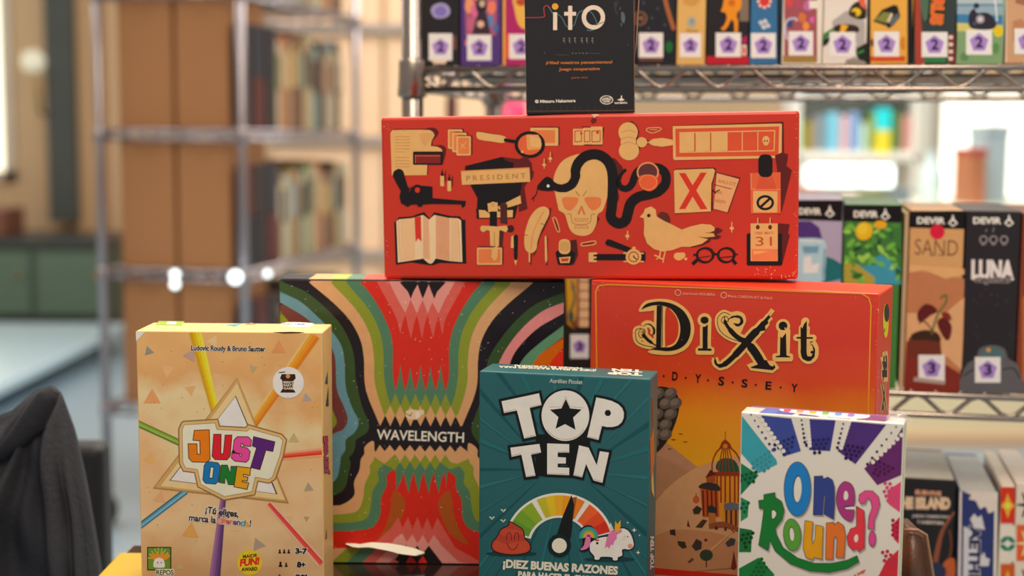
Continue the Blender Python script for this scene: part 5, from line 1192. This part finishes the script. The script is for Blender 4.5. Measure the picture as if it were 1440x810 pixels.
E = lambda cx, cy, rx, ry, rot=0, n=30: [(cx+rx*math.cos(2*PI*k/n)*math.cos(rot)-ry*math.sin(2*PI*k/n)*math.sin(rot), cy+rx*math.cos(2*PI*k/n)*math.sin(rot)+ry*math.sin(2*PI*k/n)*math.cos(rot)) for k in range(n)]
WHc = 'e8dcd0'
sh_(E(388,227,88,181,0), '2080c8'); A.p(E(388,227,30,92,.05), '24385c'); A.p(E(390,229,26,86,.05), WHc)
sh_([(502,143),(555,140),(558,165),(590,148),(620,165),(634,215),(636,330),(628,425),(566,392),(575,280),(568,262),(555,400),(495,398),(500,260)], '34468c')
sh_([(660,230),(690,185),(720,180),(755,205),(770,270),(762,335),(705,340),(715,365),(765,368),(750,440),(700,420),(665,370),(650,300)], 'a83a80', True); A.p(spl([(698,285),(703,248),(716,240),(728,262),(724,292),(708,300)]), WHc); A.p([(700,345),(770,338),(770,370),(712,366)], '2c2034'); A.p([(704,350),(772,343),(772,365),(714,362)], WHc); 
sh_([(130,305),(165,300),(165,265),(235,252),(235,280),(280,310),(298,370),(285,430),(240,490),(245,530),(290,620),(390,690),(500,725),(620,725),(720,705),(785,675),(798,715),(720,760),(600,785),(470,775),(340,725),(240,640),(205,570),(190,635),(130,600),(150,480),(165,360),(135,355)], '1c7a34')
A.p(spl([(215,370),(235,365),(250,390),(240,420),(218,432)]), '143c20'); A.p(spl([(218,374),(235,372),(246,392),(236,416),(220,424)]), WHc)
sh_(E(353,533,57,106,-.08), '5aa03c'); A.p(E(350,528,19,50,-.08), '2c5020'); A.p(E(351,530,15,45,-.08), WHc)
sh_([(440,440),(490,448),(482,560),(490,600),(508,560),(512,470),(558,478),(552,695),(500,682),(485,700),(445,680),(428,620)], 'f0a018')
sh_([(583,455),(630,450),(635,470),(660,448),(695,470),(708,540),(698,685),(648,682),(655,560),(640,540),(630,560),(625,695),(578,695)], 'e8742c')
sh_([(785,345),(832,372),(838,470),(835,620),(800,645),(790,625),(760,635),(728,600),(722,545),(745,495),(785,480)], 'e03a48'); A.p(spl([(768,550),(785,530),(795,550),(788,580),(772,578)]), WHc)
sh_([(800,300),(805,265),(840,240),(890,240),(928,275),(938,330),(920,390),(902,430),(900,495),(862,488),(868,410),(890,350),(880,300),(855,285),(840,320),(815,325)], 'e0508c')
sh_(E(889,560,21,50,0), 'd84a94')
A.done('title_lettering', o2)
A = Art(fr); A.z(1040, 640, 4.764); A.t('o: juego', 770, 815, 845, 775, 18, 'd05040', .04); A.done('cover_lettering', o2)
A = Art(tp); A.clip = (-w_OR/2+.001, 0, w_OR/2-.001, 0.022); A.local = True
for x0, x1, c in ((-.048,-.036,'5c6cb0'),(-.036,-.022,'5458a0'),(-.018,-.002,'5a3c80'),(.004,.022,'6c4484'),(.026,.048,'74446c')): A.p([(x0,0.001),(x1,0.001),(x1+.002,.022),(x0+.002,.022)], c)
A.local = False; A.z(1030, 560, 3.238)
A.p(spl([(215,55),(260,40),(380,38),(520,55),(620,75),(600,92),(480,90),(300,70)]), 'ece0d4')
for k, c in enumerate(('d05060','e08a60','d0a040','6aa860','5a90c0','8a6ab0')): A.c(250+k*58, 56+k*4.6, 18, c, 8)
A.done('top_print_or_sheen', o2)
A = Art(rt); A.clip = (0.0, 0.001, 0.0365, h_OR-.001)
A.local = True; A.p([(0.002,0.002),(0.021,0.002),(0.021,h_OR-.002),(0.002,h_OR-.002)], 'f0dcb0'); A.l([(0.008,0.004),(0.0075,h_OR-.004)], 0.0006, 'b89858'); A.l([(0.014,0.004),(0.015,h_OR-.004)], 0.0006, 'c8a870'); A.done('side_print', o2)
bm = bmesh.new()       # crumpled film at the top right corner
q = random.Random(4); P_ = []
for i in range(6):
    for j in range(5): P_.append(bm.verts.new((w_OR/2 - 0.014 + i*0.0032 + q.uniform(-.0006,.0006), 0.003 + j*0.008, h_OR + 0.0008 + q.uniform(0,.0014) - (0.004 if i == 5 else 0))))
for i in range(5):
    for j in range(4): bm.faces.new((P_[i*5+j], P_[(i+1)*5+j], P_[(i+1)*5+j+1], P_[i*5+j+1]))
fm = mat('clear_film', 'f0ece8', 0.08, alpha=0.35, coat=1.0); bm_obj('film_fold', bm, fm, o2)
# ------------------------------------------------------------ upright boxes on the near shelving unit
def spine(px0, px1, tier_z, top, m, label, group, depth=0.2, yoff=0.003, msd=None, h=None, name='game_box'):
    f = Face(M_S, (0, yoff, tier_z), (1, 0, 0), (0, 0, 1)); pm_ = top if top is not None else 60
    x0, x1 = f.at(px0, pm_ if top else 60)[0], f.at(px1, pm_ if top else 60)[0]
    hh = h if h else f.at((px0+px1)/2, top)[1]
    mw = M_S @ Matrix.Translation(((x0+x1)/2, yoff, tier_z + 0.0004))
    return game_box(mw, x1-x0-0.0006, depth, hh, m, msd or m, label, group, lid=0.9, bev=0.0012, name=name)
def sticker(fr, root, x0, y0, x1, y1, n='2'):
    A = Art(fr); A.r(x0, y0, x1, y1, 'f2e6dc'); cx, cy, r_ = (x0+x1)/2, (y0+y1)/2+.5, (x1-x0)*.38
    A.p([(cx + r_*math.sin(k*2*PI/5), cy - r_*math.cos(k*2*PI/5)) for k in range(5)], 'a284c8')
    A.t(n, cx - r_*.3, cy + r_*.45, cx + r_*.34, cy + r_*.45, r_*1.0, '2c1c4c', .035)
    A.done('number_sticker', root, label='white sticker with a purple pentagon numbered ' + n)
G2, G3, G4 = 'game boxes on the upper tier', 'game boxes on the middle tier', 'game boxes on the lower tier'
def sm_(n, c, g=None): return mat('spine_' + n, c, 0.4, vary=0.1, vscale=20, g=g)
def blob(A, x, y, r_, c, k=1.3): A.p(spl([(x + r_*math.cos(a*.9)*R.uniform(.75,1.15), y + k*r_*math.sin(a*.9)*R.uniform(.75,1.15)) for a in range(7)]), c)
TU = ZU
# 1 black with a violet dome
o, f, t_, r_ = spine(594, 646, TU, None, sm_('black', '1e1c20', 1), 'black spine with a violet domed shape, nearest the left post, upper tier', G2, h=.235)
A = Art(f); A.p(spl([(606,16),(609,8),(620,4),(630,8),(633,18),(626,25),(612,25)]), '9c98c4'); A.p(spl([(611,14),(620,8),(628,14),(625,22),(614,22)]), '7c70b8'); A.r(636,50,642,70,'6a4a40'); A.p([(606,84),(630,84),(626,90),(610,90)], 'e0c8b0'); A.done('printed_dome', o); sticker(f, o, 603, 47, 636, 85)
o, f, t_, r_ = spine(647, 705, TU, None, sm_('violet', '4c3078'), 'violet spine with orange and pink figures, second on the upper tier', G2, h=.24)
A = Art(f); A.p([(653,-40),(700,-40),(698,50),(655,50)], 'a05878'); 
for x, y, s, c in ((660,6,7,'e8946c'),(668,14,6,'d06890'),(692,10,7,'e07a60'),(688,30,6,'6080b0'),(662,34,7,'b86080'),(697,40,4,'4a6aa0'),(656,60,3,'c87898'),(674,-14,9,'e8a070')): blob(A, x, y, s, c, 1.7)
A.c(677,8,8,'2c2430',12); A.c(678,5,4,'c0b090',5); A.p([(672,18),(684,18),(690,48),(664,48)], '3a2c38'); A.c(676,34,5,'d8b098'); A.done('printed_figures', o); sticker(f, o, 657, 49, 691, 85)
o, f, t_, r_ = spine(706, 752, TU, None, sm_('magenta', 'a81c64'), 'magenta spine with a yellow figure, touching the left of the small black card box', G2, h=.235)
A = Art(f); A.l([(709,-40),(709,92)], 3.5, 'e8a850'); A.p(spl([(722,-10),(724,16),(730,36),(742,40),(750,20),(745,-20)]), 'e8b050'); A.p(spl([(726,0),(730,8),(740,6),(745,-4)]), 'b04c30'); A.p([(712,50),(716,45),(716,80),(711,82)], 'e85030'); A.done('printed_figure', o); sticker(f, o, 716, 48, 750, 83)
for a, b, c, l in ((753,800,'2c4a6c','dark blue spine hidden mostly behind the small black card box'),(801,850,'6c5a3c','olive brown spine hidden behind the small black card box'),(851,894,'3c2c34','dark plum spine behind the right edge of the small black card box')):
    spine(a, b, TU, None, sm_('hid_'+c, c), l, G2, h=.23)
o, f, t_, r_ = spine(895, 950, TU, None, sm_('night', '1a1f28', 1), 'night-black spine with a bronze ring, right beside the small black card box', G2, h=.24)
A = Art(f); A.l([(932,-20),(938,10),(948,42)], 6, 'a06038', sm=True); A.ring(900,26,9,1.5,'9a6a4c'); A.t('M', 896,30,904,30,7,'b88060'); A.c(941,66,5,'1c6a34',8)
for x, y in ((905,4),(917,25),(935,35),(925,12),(912,40)): A.c(x, y, .9, '8090a0', n=8)
A.r(899,82,932,86,'6a4432'); A.done('printed_ring', o); sticker(f, o, 898.5, 46, 932.5, 81)
o, f, t_, r_ = spine(951, 992, TU, None, sm_('tan', 'd4ac62'), 'plain tan spine with a small grey emblem, second right of the black card box', G2, h=.235)
A = Art(f); A.c(972.5,31,6.5,'a8a890',8); A.c(973,30,3,'7a94a0',4); A.t('Mistral', 966,45,981,45,4,'6a5434'); A.p(spl([(960,2),(975,8),(985,-2),(978,-12)]), 'c4964c'); A.done('printed_emblem', o); sticker(f, o, 956, 47, 986, 80.5)
o, f, t_, r_ = spine(993, 1053, TU, None, sm_('ink', '1c181c', 1), 'black spine with a striding orange lion figure and red foot band', G2, h=.24)
A = Art(f); A.r(993,79,1053,90,'b02030'); A.p([(1040,-40),(1053,-40),(1053,30),(1040,30)], '7a6c5c'); A.p(spl([(1020,-6),(1016,10),(1014,16),(1020,18),(1022,26),(1018,36),(1014,40),(1018,43),(1024,36),(1028,28),(1032,32),(1033,44),(1037,45),(1038,30),(1036,20),(1042,10),(1042,-8),(1030,-16)]), 'e08c20'); A.c(1029,4,5,'c06a18'); A.p([(1043,54),(1050,50),(1051,60),(1045,62)], 'a82058'); A.done('printed_lion', o)
A = Art(f); A.r(1043,63,1050,78,'e0c8b8'); A.r(1044.5,66,1048.5,76,'d86050'); A.done('side_label', o); sticker(f, o, 1006.5, 46, 1042, 80)
o, f, t_, r_ = spine(1054, 1098, TU, None, sm_('blue', '2c6a98'), 'blue spine with a red and white poker chip', G2, h=.235)
A = Art(f); A.r(1093,-60,1098,90,'1c1c22'); A.c(1075,2,10,'c83838')
for k in range(8): A.c(1075+8.5*math.cos(k*PI/4), 2+8.5*math.sin(k*PI/4), 2, 'ece0d4', n=8)
for x, y in ((1070,32),(1076,30),(1074,38),(1080,36)): A.r(x-3, y-2.5, x+3, y+2.5, 'c8d0d4', 0, 45)
A.done('printed_chip', o); sticker(f, o, 1056, 46.5, 1091, 81.5)
o, f, t_, r_ = spine(1099, 1156, TU, None, sm_('offwhite', 'e4d8c8'), 'off-white spine with a dusky red cartoon scene, right of the blue spine', G2, h=.24)
A = Art(f); A.r(1103,-60,1149,87,'9a5058'); A.r(1101,78,1147,88,'9a7a40')
for x, y, s, c in ((1110,2,6,'c84848'),(1122,4,6,'a84a60'),(1136,8,7,'b868a0'),(1128,24,6,'c87040'),(1142,28,4,'d060a0'),(1110,32,6,'3c4870'),(1133,36,5,'e08c40'),(1118,-12,8,'d88050')): blob(A, x, y, s, c)
A.l([(1107,56),(1104,38),(1108,28),(1118,26),(1121,30)], 3, 'b8b8d0', sm=True); A.r(1138,1,1150,12,'e8dccc'); A.done('printed_scene', o); sticker(f, o, 1109, 44, 1143.5, 78)
o, f, t_, r_ = spine(1157, 1219, TU, None, sm_('paper', 'ded6cc'), 'white and grey spine with black and green beetle-like helmets', G2, h=.24)
A = Art(f); A.p([(1170,30),(1190,15),(1216,30),(1216,90),(1195,90),(1205,60),(1172,50)], 'a8a4a0'); A.p(spl([(1194,14),(1202,4),(1216,2),(1218,24),(1208,27),(1195,22)]), '2c2418'); A.c(1204,17,7,'d8b828',6); A.c(1200,20,4,'3c2c18',4); A.p([(1207,-2),(1217,-6),(1217,14),(1210,8)], 'd86048')
A.p(spl([(1173,38),(1184,34),(1204,36),(1208,44),(1196,47),(1176,46)]), '34241c'); A.p([(1183,34),(1193,36),(1188,45),(1181,45)], 'e0a830'); A.p([(1157,48),(1173,38),(1171,48),(1157,56)], '3c7a3c'); A.p([(1157,56),(1170,50),(1164,62),(1157,66)], '1c2c20')
A.p(spl([(1204,70),(1212,64),(1220,62),(1220,86),(1208,84)]), '1c241c'); A.l([(1206,75),(1215,71)], 3, '3c8a40'); A.p([(1190,84),(1200,82),(1216,86),(1214,90),(1188,90)], '8a8478'); A.done('printed_helmets', o); sticker(f, o, 1166.5, 45, 1203, 80)
o, f, t_, r_ = spine(1220, 1283, TU, None, sm_('amber', 'dca440'), 'amber spine with black edges and a folded green armour glove', G2, h=.24)
A = Art(f); A.r(1219.6,-60,1224,90,'1c1a1c'); A.r(1276,-60,1283,90,'1c1a1c'); A.r(1224,79,1273,86,'c84820'); A.p([(1228,30),(1240,14),(1256,7),(1262,8),(1266,22),(1258,34),(1250,40),(1246,36)], '1c1c1c'); A.p([(1230,28),(1242,17),(1252,18),(1247,33)], '7c8040'); A.p([(1250,30),(1262,18),(1266,24),(1254,38)], '5c6468'); A.p([(1247,30),(1253,18),(1256,20),(1250,32)], 'd8c8a8'); A.c(1226.5,60,1.8,'3c2418',6); A.p(spl([(1266,56),(1272,52),(1272,70),(1266,66)]), 'c88020'); A.done('printed_glove', o); sticker(f, o, 1229, 44.5, 1264.5, 79.5)
o, f, t_, r_ = spine(1284, 1344, TU, None, sm_('forest', '2c3c3c', 1), 'dark green spine with orange vertical lettering', G2, h=.24)
A = Art(f); A.p([(1286,-60),(1290,-60),(1296,40),(1300,90),(1287,90)], 'a04030'); A.p([(1331,50),(1343,46),(1344,90),(1333,88)], '6a2c28'); A.p(spl([(1294,0),(1305,-10),(1308,14),(1300,30)]), '4a6a54'); A.r(1300,82,1330,88,'2c7a44')
for y in (50,60,70,80): A.r(1334, y, 1340, y+5, 'dccbb8')
A.p([(1309,-30),(1333,-30),(1327,37),(1304,31)], '181416'); A.done('printed_jungle', o)

A = Art(f); A.t('AURUS', 1313.5, -34, 1309, 33, 15.5, 'd86030', .06, ('f0b040', .02)); A.done('title_lettering', o); sticker(f, o, 1296, 45, 1332.5, 80.5)
o, f, t_, r_ = spine(1345, 1412, TU, None, sm_('beach', '8aa890'), 'beach scene spine with a black ant-like creature and a yellow bush', G2, h=.24)
A = Art(f); A.r(1346,-60,1410,20,'8ca8b8'); A.r(1346,-60,1410,5,'a8bcc4'); A.r(1346,5,1410,9,'6f90a4'); A.p([(1346,20),(1410,22),(1410,34),(1346,32)], '3c7aa8'); A.p([(1346,32),(1380,34),(1410,36),(1410,48),(1346,44)], 'c8c070'); A.r(1346,44,1410,90,'7a9c70')
A.p(spl([(1364,38),(1363,20),(1370,12),(1374,18),(1388,18),(1398,26),(1400,38),(1385,42)]), '2c2a38'); A.c(1373,8,4,'2c2a34'); A.c(1378.5,27,6,'9a98a0'); A.c(1378.5,27,3,'d0ccc8'); A.c(1371,33,3,'4a4c60'); A.l([(1392,-20),(1400,5),(1402,30)], 2, 'd8dcd8'); A.c(1404,44,7,'d8c020',8); A.c(1400,68,5,'5a8a50',8); A.c(1356,80,6,'5c8458',6); A.done('printed_beach', o); sticker(f, o, 1358.5, 42, 1395, 77)
o, f, t_, r_ = spine(1413, 1476, TU, None, sm_('sand', 'c49a74'), 'sandy brown spine at the right edge of the upper tier', G2, h=.24)
A = Art(f); A.l([(1415,-60),(1415,88)], 1.6, 'd8ccb8'); A.p([(1424,30),(1436,26),(1450,40),(1440,60),(1424,58)], 'b4805c'); A.p([(1430,-20),(1460,-10),(1450,10),(1428,4)], '9a6a4c'); A.done('printed_dunes', o); sticker(f, o, 1426.5, 40, 1462, 76)

# middle tier
TL_ = ZL; dep = 0.2
gb3 = []
for a, b, tp_, c, l in ((600,650,300,'4a5a78','slate blue spine standing behind the long red box, far left'),(651,705,298,'7a4434','brown-red spine standing behind the long red box'),(706,760,300,'3c5a48','deep green spine standing behind the long red box')):
    spine(a, b, TL_, tp_, sm_('m'+c, c), l, G3)
o, f, t_, r_ = spine(761, 838, TL_, 300, sm_('goldblack', '2a241e', 1), 'black and gold spine seen in the gap between the two big boxes', G3)
A = Art(f); A.p([(795,380),(812,380),(814,430),(806,462),(798,455)], 'c89a20'); A.l([(804,395),(808,420),(801,440)], 3, '5c5a54', sm=True); A.c(803,445,4,'4a5058',8); A.c(806,404,3,'6c6a5c',5); A.p([(799,450),(812,452),(808,465)], '7a4a28')
A.r(811,380,828,460,'9a6448',3); 
for k in range(6): A.r(815, 384+k*13, 828, 395+k*13, 'dcb888', 2)
A.done('printed_ladder', o); sticker(f, o, 802, 470, 828, 504, '3')
for a, b, tp_, c, l in ((839,905,298,'6a3c5c','plum spine standing behind the orange-red box'),(906,975,296,'2c5c74','petrol blue spine standing behind the orange-red box'),(976,1045,298,'8a6a34','ochre spine standing behind the orange-red box'),(1046,1108,296,'3c3c44','graphite spine standing behind the orange-red box')):
    spine(a, b, TL_, tp_, sm_('m'+c, c), l, G3)
def publisher(f, o, x0, x1, y, lx):
    A = Art(f); A.t('DEVIR', x0, y+5.2, x1, y+5.6, 8.4, 'ece0d4', .045); A.p([(lx-7,y+5),(lx,y-4),(lx+7,y+5),(lx,y+10)], 'ece0d4', holes=[[(lx-4,y+5),(lx,y+1),(lx+4,y+5),(lx,y+7.5)]]); A.p([(lx-2,y-3),(lx,y-8),(lx+2,y-3)], 'ece0d4'); A.done('publisher_mark', o)
o, f, t_, r_ = spine(1109, 1186.5, TL_, 280, sm_('lavender', 'a8a0b8'), 'lavender and purple spine with a pale blue crate drawing and black head band', G3)
A = Art(f); A.p([(1100,282),(1185.6,281.5),(1184,311),(1100,308)], '131216'); A.p([(1100,311),(1140,311),(1152,320),(1160,350),(1150,366),(1100,366)], '4c3478'); A.p([(1160,360),(1172,364),(1184,372),(1184,392),(1150,400),(1140,380)], '1c6c70')
A.p(spl([(1122,340),(1128,335),(1155,336),(1162,346),(1160,380),(1156,396),(1122,396)]), 'a8ccd8'); A.p([(1128,346),(1152,346),(1150,356),(1130,356)], '6c9cb4'); A.p([(1130,362),(1140,360),(1142,372),(1152,370),(1150,384),(1130,384)], 'e8ecec'); A.l([(1124,338),(1158,340)], 2, 'e0e8ea'); A.l([(1160,350),(1157,392)], 2, '5c8aa0'); A.done('printed_crate', o); publisher(f, o, 1124, 1154, 296, 1167)
o, f, t_, r_ = spine(1187.5, 1269, TL_, 288, sm_('leafgreen', '3c7a34'), 'green spine with yellow lemons and leaves under a black head band', G3, msd=sm_('leafside', '6a7a34'))
A = Art(f); A.r(1187,311,1268,400,'3c7438'); A.p([(1187,288),(1268.4,289),(1267.6,313),(1187,311)], '131216')
q = random.Random(11)
A.p([(1205,372),(1240,358),(1266,378),(1266,400),(1200,400),(1190,382)], '3c94ac'); A.p([(1187,372),(1200,368),(1230,390),(1230,405),(1187,405)], 'a89a3c')
for _ in range(70): 
    x, y = q.uniform(1190,1264), q.uniform(315,396); 
    if 1212 < x < 1255 and y > 372: continue
    s, a = q.uniform(4,8), q.uniform(0,3); A.c(x, y, s, q.choice(('6cb040','1c4c28','94c858','4c8a38','2c6430')), s*.5, a, n=12)
A.c(1215,325,12,'e8b020',13,.3); A.c(1213,322,7,'f0c838',8,.3); A.c(1238,316,9,'e0a820',6); A.done('printed_lemons', o); publisher(f, o, 1201, 1234, 300, 1245)
A = Art(r_); 
for k in range(40):
    y_ = q.uniform(.02, .19); A.local = True; A.c(q.uniform(.01,.17), y_, .007, q.choice(('7cb44c','c8a030','b8503c','4c7a34','d8c040')), .005, q.uniform(0,3), n=10)
A.done('side_print', o)
o, f, t_, r_ = spine(1272, 1279, TL_, 300, sm_('straw', 'b8a07a'), 'very thin straw-coloured spine wedged between the lemon and desert spines', G3)
o, f, t_, r_ = spine(1280, 1357.5, TL_, 296, sm_('desert', 'cc9c64'), 'desert scene spine with a wilting plant and a round red dot', G3)
A = Art(f); A.p([(1279,297),(1357,296.5),(1356,322),(1279,320)], '131216'); A.p([(1279,378),(1310,384),(1356,392),(1356,400),(1349,555),(1270,555),(1276,400)], 'b87850'); A.p([(1279,383),(1300,380),(1330,392),(1356,386),(1356,378),(1279,372)], 'd8a870'); A.p([(1276,440),(1330,440),(1356,418),(1354,480),(1352,520),(1330,500),(1310,510),(1274,500)], 'd4a474'); A.p([(1275,480),(1295,478),(1325,510),(1350,525),(1349,555),(1270,555)], '7c2c20')
A.p([(1278,475),(1300,468),(1322,474),(1324,500),(1300,508),(1276,500)], '6a3020')
A.done('printed_desert', o)
A = Art(f); A.p(spl([(1282,470),(1300,464),(1318,468),(1322,480),(1300,478),(1284,478)]), '3c2418'); A.l([(1310,470),(1314,455),(1320,440),(1330,425),(1330,415),(1322,420)], 3, '5c6a34', sm=True); A.l([(1312,466),(1300,452),(1292,455)], 2, '4c3420', sm=True)
A.p(spl([(1290,440),(1300,428),(1312,430),(1318,438),(1308,444),(1300,450),(1292,452)]), '5c1c1c'); A.p(spl([(1318,452),(1328,446),(1338,458),(1336,475),(1330,478),(1322,466)]), '5c1c1c'); A.p(spl([(1324,440),(1334,440),(1338,450),(1328,448)]), '7a2c20'); A.done('printed_plant', o)
A = Art(f); A.t('SAND', 1286, 358, 1347, 360, 22, '6a4830', -.012); 
for x in (1311,1323,1335): A.l([(x-4,358.6),(x+4,358.8)], 1.2, '6a4830')
A.done('title_lettering', o); publisher(f, o, 1290, 1328, 309, 1340); A = Art(f); A.c(1318,326,10.5,'d01c3c'); A.done('dot_sticker', o, label='round red dot sticker'); sticker(f, o, 1291.5, 499, 1328.5, 536, '3')
A = Art(f); A.p([(1286,530),(1330,536),(1328,541),(1284,536)], 'a8948c'); A.done('printed_mark', o)
o, f, t_, r_ = spine(1358.5, 1437, TL_, 297, sm_('nearblack', '221c22', 1), 'near-black spine with white lettering over a grey astronaut', G3)
publisher(f, o, 1369, 1407, 309, 1419)
A = Art(f)
for x in (1383,1397,1412): A.ring(x, 337, 5, 1.4, 'a8a0a0'); A.l([(x-3,344),(x+3,344)], 1, 'a8a0a0')
A.l([(1386,326),(1388,322)], 1, '9a9494'); A.l([(1396,326),(1398,320)], 1, '9a9494'); A.done('printed_symbols', o)
A = Art(f); A.t('LUNA', 1367, 391, 1424, 392, 24, 'e0d8d4', .06); A.t('capital', 1370, 396, 1418, 397, 8, '3c3436', .03, ('b8b0ac', .05), .3); A.done('title_lettering', o)
A = Art(f); A.p(spl([(1352,530),(1360,512),(1372,504),(1378,490),(1395,485),(1412,490),(1418,504),(1430,512),(1436,530),(1436,552),(1352,552)]), '5c5c60'); A.p(spl([(1378,500),(1384,490),(1400,488),(1412,496),(1408,504),(1384,504)]), '4c6c70'); A.c(1390,492,3,'d89048'); A.l([(1356,528),(1370,520),(1385,530)], 2, '2c2c30', sm=True); A.l([(1410,520),(1425,518),(1434,532)], 2, '2c2c30', sm=True)
for k in range(16): A.c(q.uniform(1366,1430), q.uniform(400,480), .6, '7a7478', n=6)
A.done('printed_astronaut', o); sticker(f, o, 1371, 502, 1407, 538, '3')
o, f, t_, r_ = spine(1438, 1500, TL_, 300, sm_('russet', '7c3a20'), 'russet spine cut by the right edge of the frame, middle tier', G3)
A = Art(f); A.p([(1437,420),(1450,400),(1470,440),(1470,520),(1437,540)], 'b0602c'); A.done('printed_scene', o)

# lower tier, tops in view
TD = ZL - SP
mt_ = mat('pale_grey_top', 'b8b8ac', 0.25, coat=0.5)
o, f, t_, r_ = spine(1262, 1344, TD, 674, sm_('deepblack', '1a181a', 1), 'black spine with pale adventure lettering under the shelf, right of the white box', G4, depth=.16)
A = Art(t_, True); A.local = True; wd_ = o['dims'][0]/2; A.p([(-wd_+.001,.001),(wd_-.001,.001),(wd_-.001,.143),(-wd_+.001,.143)], 'b4b4aa'); A.done('top_print_or_sheen', o)  # pale grey is light reflected off the dark glossy top, put into the colour
A = Art(f); A.t('SURVIVE', 1287, 695, 1323, 697.5, 6, 'd8a080', .05); A.t('THE ISLAND', 1258, 714, 1335, 715, 14, 'dcc0a0', .08); A.t('JUEGO COMPETITIVO', 1283, 727, 1336, 729, 3.4, 'c8c0b8', .04); A.t('Y AVENTURA', 1290, 736, 1327, 737.5, 4, 'c8c0b8', .05); A.done('title_lettering', o)
A = Art(f); A.l([(1342,720),(1326,745),(1318,775),(1312,812)], (3,9), '8a5038', sm=True); A.l([(1335,745),(1338,770),(1330,800)], 3, '6a3c2c', sm=True); A.p(spl([(1324,800),(1330,788),(1342,786),(1342,812),(1326,812)]), 'b85c30'); A.p(spl([(1306,800),(1316,790),(1330,800),(1326,815),(1306,815)]), '2c3450'); A.done('printed_tentacles', o)
o, f, t_, r_ = spine(1349.5, 1403, TD, 692, sm_('royal', '24306c'), 'royal blue spine with large dark vertical lettering on white, lower tier', G4, depth=.2)
A = Art(t_, True); A.local = True; wd_ = o['dims'][0]/2; A.p([(-wd_+.001,.001),(wd_-.001,.001),(wd_-.001,.178),(-wd_+.001,.178)], 'b0b4b0'); A.done('top_print_or_sheen', o)  # painted sheen again: grey for the reflection on this box's top
A = Art(f); A.p([(1349.6,690),(1352.5,690),(1350,880),(1346,880)], 'dcd4cc'); A.p([(1399,692),(1403,692),(1400,880),(1396,880)], 'e4dcd0')
A.p([(1353,690),(1400,692),(1400,718),(1390,722),(1386,712),(1378,716),(1372,704),(1362,702),(1366,696)], 'd8d0c4'); A.p([(1355,740),(1374,748),(1374,880),(1353,880)], 'c8ccd0'); A.p([(1364,730),(1370,722),(1375,728),(1380,724),(1385,745),(1370,742)], 'd0d0d0'); A.p([(1378,784),(1384,776),(1386,784),(1392,786),(1390,796),(1378,796)], 'd0d0d0'); A.done('printed_spires', o)
A = Art(f); A.t('AETHERIA', 1364, 741, 1362, 860, 14, '1c2450', .05, ('dcdce0', .03)); A.done('title_lettering', o)
o, f, t_, r_ = spine(1407.5, 1428, TD, 683, sm_('tile', 'dcd0bc'), 'spine of square patterned tiles in red and white, lower tier', G4, depth=.18)
A = Art(f)
for k, (c, c2) in enumerate((('cc3420','e8b030'),('e0d8c8','1c8068'),('c85c28','e8a838'),('e0d8c8','2c5c98'))):
    y0 = 685 + k*54; A.r(1407, y0, 1427, y0+51, c)
    if k % 2: 
        for s in (-1, 1): A.c(1417+s*5, y0+20, 6.5, c2, 3.4, .7*s, n=14); A.c(1417+s*5, y0+31, 6.5, c2, 3.4, -.7*s, n=14)
    else: A.p([(1417,y0+8),(1421,y0+20),(1427,y0+26),(1421,y0+32),(1417,y0+44),(1413,y0+32),(1407,y0+26),(1413,y0+20)], c2); A.c(1417,y0+26,4,'f0d860')
A.done('printed_tiles', o)
o, f, t_, r_ = spine(1429, 1465, TD, 681, sm_('tile2', 'd8cfc0'), 'spine of black and orange patterned tiles at the right frame edge, lower tier', G4, depth=.18)
A = Art(f)
for k, (c, c2) in enumerate((('d8d0bc','2c2424'),('d8602c','f0d0a0'),('d8d0bc','2c2c2c'))):
    y0 = 684 + k*54; A.r(1429.5, y0, 1462, y0+51, c)
    for j in range(6): a = j*PI/3; A.l([(1445,y0+26),(1445+15*math.cos(a),y0+26+20*math.sin(a))], (6,2), c2)
    A.c(1445,y0+26,5,c2)
A.done('printed_tiles', o)
for a, b, tp_, c, l in ((1100,1180,690,'5c4a3c','umber spine hidden low behind the white box'),(1181,1261,680,'34485c','steel blue spine hidden low behind the white box')):
    spine(a, b, TD, tp_, sm_('l'+c, c), l, G4)
